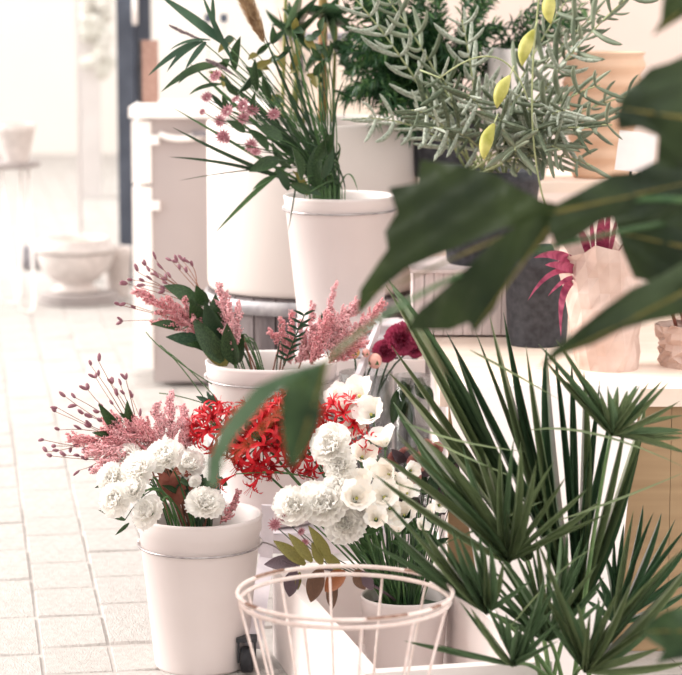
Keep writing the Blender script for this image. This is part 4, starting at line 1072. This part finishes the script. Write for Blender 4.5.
# yellow pods on arching stem
yo = empty('pod_stem', 'arching yellow-green stem with four yellow pods before the silver plant', 'plant', at(545,205,5.0))
q = MB(); q.tube(bez(at(545,205,5.0), at(520,120,4.95), at(543,-30,4.92), 14), .0022, 6); part(q, 'stem', 'silver_stem', yo)
q = MB(); q.tube(bez(at(528,100,4.95), at(505,25,4.92), at(440,78,4.94), 12)+[at(420,70,4.96)], .0018, 6); part(q, 'branch', 'silver_stem', yo)
for a, e in (((552,-8),(551,24)),((534,30),(522,66)),((510,76),(497,108)),((494,124),(484,160))):
    q = MB(); ps = curve(at(*a,4.9), at(*e,4.88), 0, 8, V((-.006,0,0))); k_ = pxm(6.5,4.9)
    q.tube(ps, [k_*t for t in (.25,.6,.9,1.05,1.05,.95,.75,.45,.06)], 10); part(q, 'pod', 'pod', yo)
    q = MB(); q.tube([ps[0], at(a[0]+4,a[1]-10,4.92)], .0016, 5); part(q, 'pod_stalk', 'silver_stem', yo)

# ================================================================== FAN PALM
pb = V((at(566,700,3.92).x, 3.95, 0))
po = empty('fan_palm', 'green fan palm with radiating pleated leaflets before the white board', 'palm', pb)
q = MB(); q.lathe([(.10,0),(.105,.005),(.12,.10),(.125,.102),(.125,.12),(.115,.12),(.112,.105)], pb, 36); part(q, 'pot', 'dark_pot', po)
q = MB(); q.lathe([(.001,.105),(.113,.105)], pb, 24, cap0=False); part(q, 'soil', 'soil', po)
nl_ = 0
def fan(hub, d, tips, m, wid=.020, dd=0., back=None):
    global nl_
    h0 = at(*hub, d)
    s0 = pb+V((R.uniform(-.03,.03),R.uniform(-.03,.03),.10))
    q = MB(); q.tube(bez(s0, s0.lerp(h0,.55)+V((0,.02,.05)), h0, 8), [.0048,.0046,.0044,.0042,.004,.0038,.0036,.0034,.0032], 6); fr = part(q, 'frond', 'petiole', po)
    full = []
    order = sorted(tips, key=lambda t: math.atan2(hub[1]-t[1], t[0]-hub[0]))
    for i, t_ in enumerate(order):
        full.append(t_)
        if i+1 < len(order):
            u = order[i+1]; da = abs(math.atan2(hub[1]-t_[1], t_[0]-hub[0]) - math.atan2(hub[1]-u[1], u[0]-hub[0]))
            if .16 < da < .6: full.append(((t_[0]+u[0])/2*1.0+R.uniform(-6,6), (t_[1]+u[1])/2+R.uniform(-6,6)))
    for i, t_ in enumerate(full):
        e = at(t_[0], t_[1], d+dd+R.uniform(-.05,.05)); w_ = wid*R.uniform(.5,.68)
        dv_ = e-h0; mk = m if R.random() < .75 else ('palm_olive' if m != 'palm_olive' else 'palm')
        nrm = rdir(CAMDIR, .35)
        inst(R.choice(LFN[mk]), 'leaflet', fr, frame_m(h0, dv_, nrm, dv_.length, w_, dv_.length*.35)); nl_ += 1
    return fr
def arc(hub, a0, a1, n, L0, L1, wj=.12):      # tips of a fan spread over an angle range (degrees)
    out = []
    for i in range(n):
        t = (i+.5)/n; a = math.radians(a0+(a1-a0)*t); L = (L0+(L1-L0)*math.sin(PI*t))*R.uniform(1-wj,1+wj)
        out.append((hub[0]+math.cos(a)*L, hub[1]-math.sin(a)*L))
    return out
fan((575,612), 4.02, [(448,332),(474,330),(491,315),(502,312),(527,345),(541,350),(556,352),(572,362),(586,372),(600,380),(616,398),(628,415),(470,380),(640,440),(512,380),(650,400)], 'palm_dark', .024, .10)
fan((528,560), 4.08, [(387,283),(393,277),(401,286),(391,347),(390,370),(412,300),(430,330),(398,440),(446,370),(456,350)], 'palm', .022, .10)
fan((507,560), 3.88, [(394,432),(386,456),(402,446),(412,440),(428,438),(474,443),(486,452),(513,440),(536,458),(551,464),(588,489),(607,514),(440,452),(378,480),(450,470)], 'palm_olive', .019, -.05)
fan((487,611), 3.80, [(396,542),(380,520),(404,520),(420,528),(434,536),(452,532),(468,533),(485,547),(504,562),(535,577),(384,500),(374,545)], 'palm', .018, -.05)
fan((514,664), 3.76, [(404,641),(436,644),(459,600),(470,605),(497,612),(507,618),(522,622),(536,600),(546,580),(552,610),(560,640)], 'palm', .018, -.04)
fan((611,434), 3.95, [(540,345),(557,340),(562,378),(575,372),(586,378),(598,388),(608,392),(618,392),(628,390),(650,381),(669,381),(684,416),(686,434),(686,452),(640,386),(546,362)], 'palm_olive', .018, 0)
fan((615,624), 4.0, [(598,577),(606,552),(614,535),(624,522),(634,510),(645,504),(653,512),(663,513),(674,520),(686,528),(690,545),(692,565),(692,590),(585,600)], 'palm_dark', .017, .08)
fan((585,670), 3.78, [(537,540),(545,575),(553,590),(566,600),(590,612),(600,600),(607,592),(632,586),(655,573),(680,552),(690,540),(690,600),(660,622),(688,664),(640,640),(540,610)], 'palm_olive', .020, -.05)
fan((548,640), 3.9, arc((548,640), 30, 160, 12, 60, 110), 'palm', .016, 0)
for a, m_, e in (((395,483),(440,500),(500,505)),((430,440),(470,460),(520,480)),((470,350),(500,365),(560,400)),((530,430),(590,420),(690,470)),((560,520),(620,500),(690,470)),((440,545),(500,520),(545,500)),((400,420),(450,445),(530,452)),((500,640),(560,560),(600,545))):
    q = MB(); q.blade(bez(at(*a,3.85), at(*m_,3.85), at(*e,3.87), 8), [.004*k_ for k_ in LANCE], rdir(CAMDIR,.4), fold=.3); part(q, 'leaf_fibre', 'palm_olive', po)

# ================================================================== FOREGROUND LOBED-LEAF PLANT
import bisect
fgx = at(790, 300, 2.75).x
fg = empty('lobed_leaf_plant', 'large-leaved dark green plant hanging in front of the pots', 'plant', V((fgx, 2.75, 0)))
q = MB(); c_ = V((fgx,2.75,0)); q.lathe([(.11,0),(.115,.005),(.14,.22),(.145,.222),(.145,.245),(.133,.245),(.13,.23)], c_, 36); part(q, 'pot', 'dark_pot', fg)
q = MB(); q.lathe([(.001,.23),(.131,.23)], c_, 24, cap0=False); part(q, 'soil', 'soil', fg)
q = MB(); q.tube(curve(c_+V((0,0,.22)), V((fgx,2.75,1.5)), 0, 8, (.03,0,0)), .012, 8); part(q, 'trunk', 'stem_brown', fg)
def outline_leaf(px, d, slope=(0,0), curl=.03, m='leaf_fg', mid=None):
    """leaf blade traced as an outline, filled, subdivided and curved about its midrib"""
    bm = bmesh.new(); vs = [bm.verts.new((x, -y, 0)) for x, y in px]
    es = [bm.edges.new((vs[i], vs[(i+1) % len(vs)])) for i in range(len(vs))]
    bmesh.ops.triangle_fill(bm, use_beauty=True, edges=es)
    for _ in range(3):
        long = [e for e in bm.edges if e.calc_length() > 14]
        if not long: break
        bmesh.ops.subdivide_edges(bm, edges=long, cuts=1); bmesh.ops.triangulate(bm, faces=bm.faces[:])
    (ax, ay), (bx, by) = mid
    ux, uy = bx-ax, by-ay; L = math.hypot(ux,uy); ux /= L; uy /= L
    ids = {v: i for i, v in enumerate(bm.verts)}; out = []
    for v in bm.verts:
        x, y = v.co.x, -v.co.y; along = ((x-ax)*ux+(y-ay)*uy)/L; off = abs((x-ax)*-uy+(y-ay)*ux)
        dd = d + slope[0]*(x-ax)/100 + slope[1]*(y-ay)/100 + curl*((off/40.)**1.3) + .03*(along**2) + .006*math.sin(off*.25+along*9)
        out.append(at(x, y, dd))
    q = MB(); q.add(out, [tuple(ids[v] for v in f.verts) for f in bm.faces]); bm.free()
    o = part(q, 'leaf', m, fg)
    qq = MB(); rib = [at(ax+(bx-ax)*t, ay+(by-ay)*t, d + slope[0]*(bx-ax)*t/100 + slope[1]*(by-ay)*t/100 + .03*t*t-.003) for t in (0,.2,.4,.6,.8,.95)]
    qq.tube(rib, [.0022,.002,.0017,.0014,.001,.0005], 5); part(qq, 'midrib', 'olive_leaf', o)
    return o
def cs(l): return [(342+x*.4985, 130+y*.4985) for x, y in l]
A = cs([(30,375),(36,320),(72,266),(92,238),(86,204),(110,165),(94,116),(150,106),(158,60),(200,66),(260,74),(310,90),(355,118),(400,140),(440,150),(445,168),(390,186),(320,198),(250,228),(190,252),(130,278),(80,318),(52,352)])
outline_leaf(A, 2.72, (-.05,0), .02, mid=((562,210),(360,300)))
B = cs([(440,165),(410,225),(352,268),(326,315),(306,360),(284,385),(265,408),(254,386),(215,402),(165,402),(128,402),(150,366),(200,322),(250,276),(300,226),(350,192),(400,170)])
outline_leaf(B, 2.70, (0,.03), .03, mid=((560,212),(470,335)))
C_ = [(556,204),(582,190),(612,174),(634,172),(658,160),(700,140),(700,236),(660,222),(625,216),(600,222),(575,240),(556,246),(548,228)]
outline_leaf(C_, 2.68, (.02,0), .02, mid=((556,212),(700,180)))
G_ = [(616,116),(622,96),(640,78),(650,68),(670,62),(700,48),(700,170),(656,168),(658,136),(640,128),(618,130)]
outline_leaf(G_, 2.62, (.02,0), .02, mid=((700,120),(618,108)))
D_ = [(612,216),(640,210),(700,212),(700,290),(660,284),(634,278),(622,250)]
outline_leaf(D_, 2.80, (.02,0), .02, mid=((700,250),(615,232)))
E_ = [(700,252),(660,276),(632,288),(604,308),(576,330),(552,350),(538,370),(560,356),(592,345),(622,330),(650,322),(700,312)]
outline_leaf(E_, 2.62, (.02,0), .02, mid=((700,284),(540,366)))
T_ = [(652,36),(661,20),(664,-12),(705,-12),(705,8),(685,16)]
outline_leaf(T_, 2.6, (0,0), .02, mid=((705,-10),(654,34)))
K_ = [(640,634),(650,620),(666,610),(700,604),(700,656),(672,660),(656,664),(664,650),(652,642)]
outline_leaf(K_, 2.7, (0,0), .02, m='leaf_mid', mid=((700,630),(642,632)))
def cs2(l): return [(190+x*.2222, 350+y*.2222) for x, y in l]
L1_ = cs2([(640,26),(560,62),(430,100),(300,160),(200,270),(130,370),(82,500),(74,600),(96,625),(124,612),(150,500),(200,400),(290,300),(370,210),(430,165),(520,110),(600,70)])
outline_leaf(L1_, 2.36, (0,0), .02, m='leaf_soft', mid=((330,358),(212,480)))
L2_ = cs2([(630,50),(530,98),(432,150),(405,230),(408,330),(422,430),(440,520),(456,536),(490,505),(550,415),(588,310),(600,210),(615,110)])
outline_leaf(L2_, 2.34, (0,0), .02, m='leaf_mid', mid=((328,362),(294,466)))
hub0 = at(557, 210, 2.70)
for a, b_, r_ in ((hub0, at(720,205,2.72), .004),(at(720,205,2.72), V((fgx+.02,2.75,1.25)), .005),(at(700,120,2.64), V((fgx+.02,2.75,1.3)), .004),(at(700,250,2.8), V((fgx+.02,2.75,1.15)), .004),(at(700,284,2.64), V((fgx+.02,2.75,1.1)), .004),(at(705,-10,2.6), V((fgx+.01,2.75,1.45)), .004),(at(700,630,2.7), V((fgx+.02,2.75,.7)), .004)):
    q = MB(); q.tube(curve(a, b_, .01, 6), r_, 6); part(q, 'leaf_stalk', 'stem', fg)
q = MB(); q.tube(bez(at(330,358,2.35), at(380,310,2.5), at(470,270,2.80), 8)+bez(at(470,270,2.80), at(600,230,2.78), at(720,215,2.74), 6)[1:], .0028, 6); part(q, 'leaf_stalk', 'stem', fg)
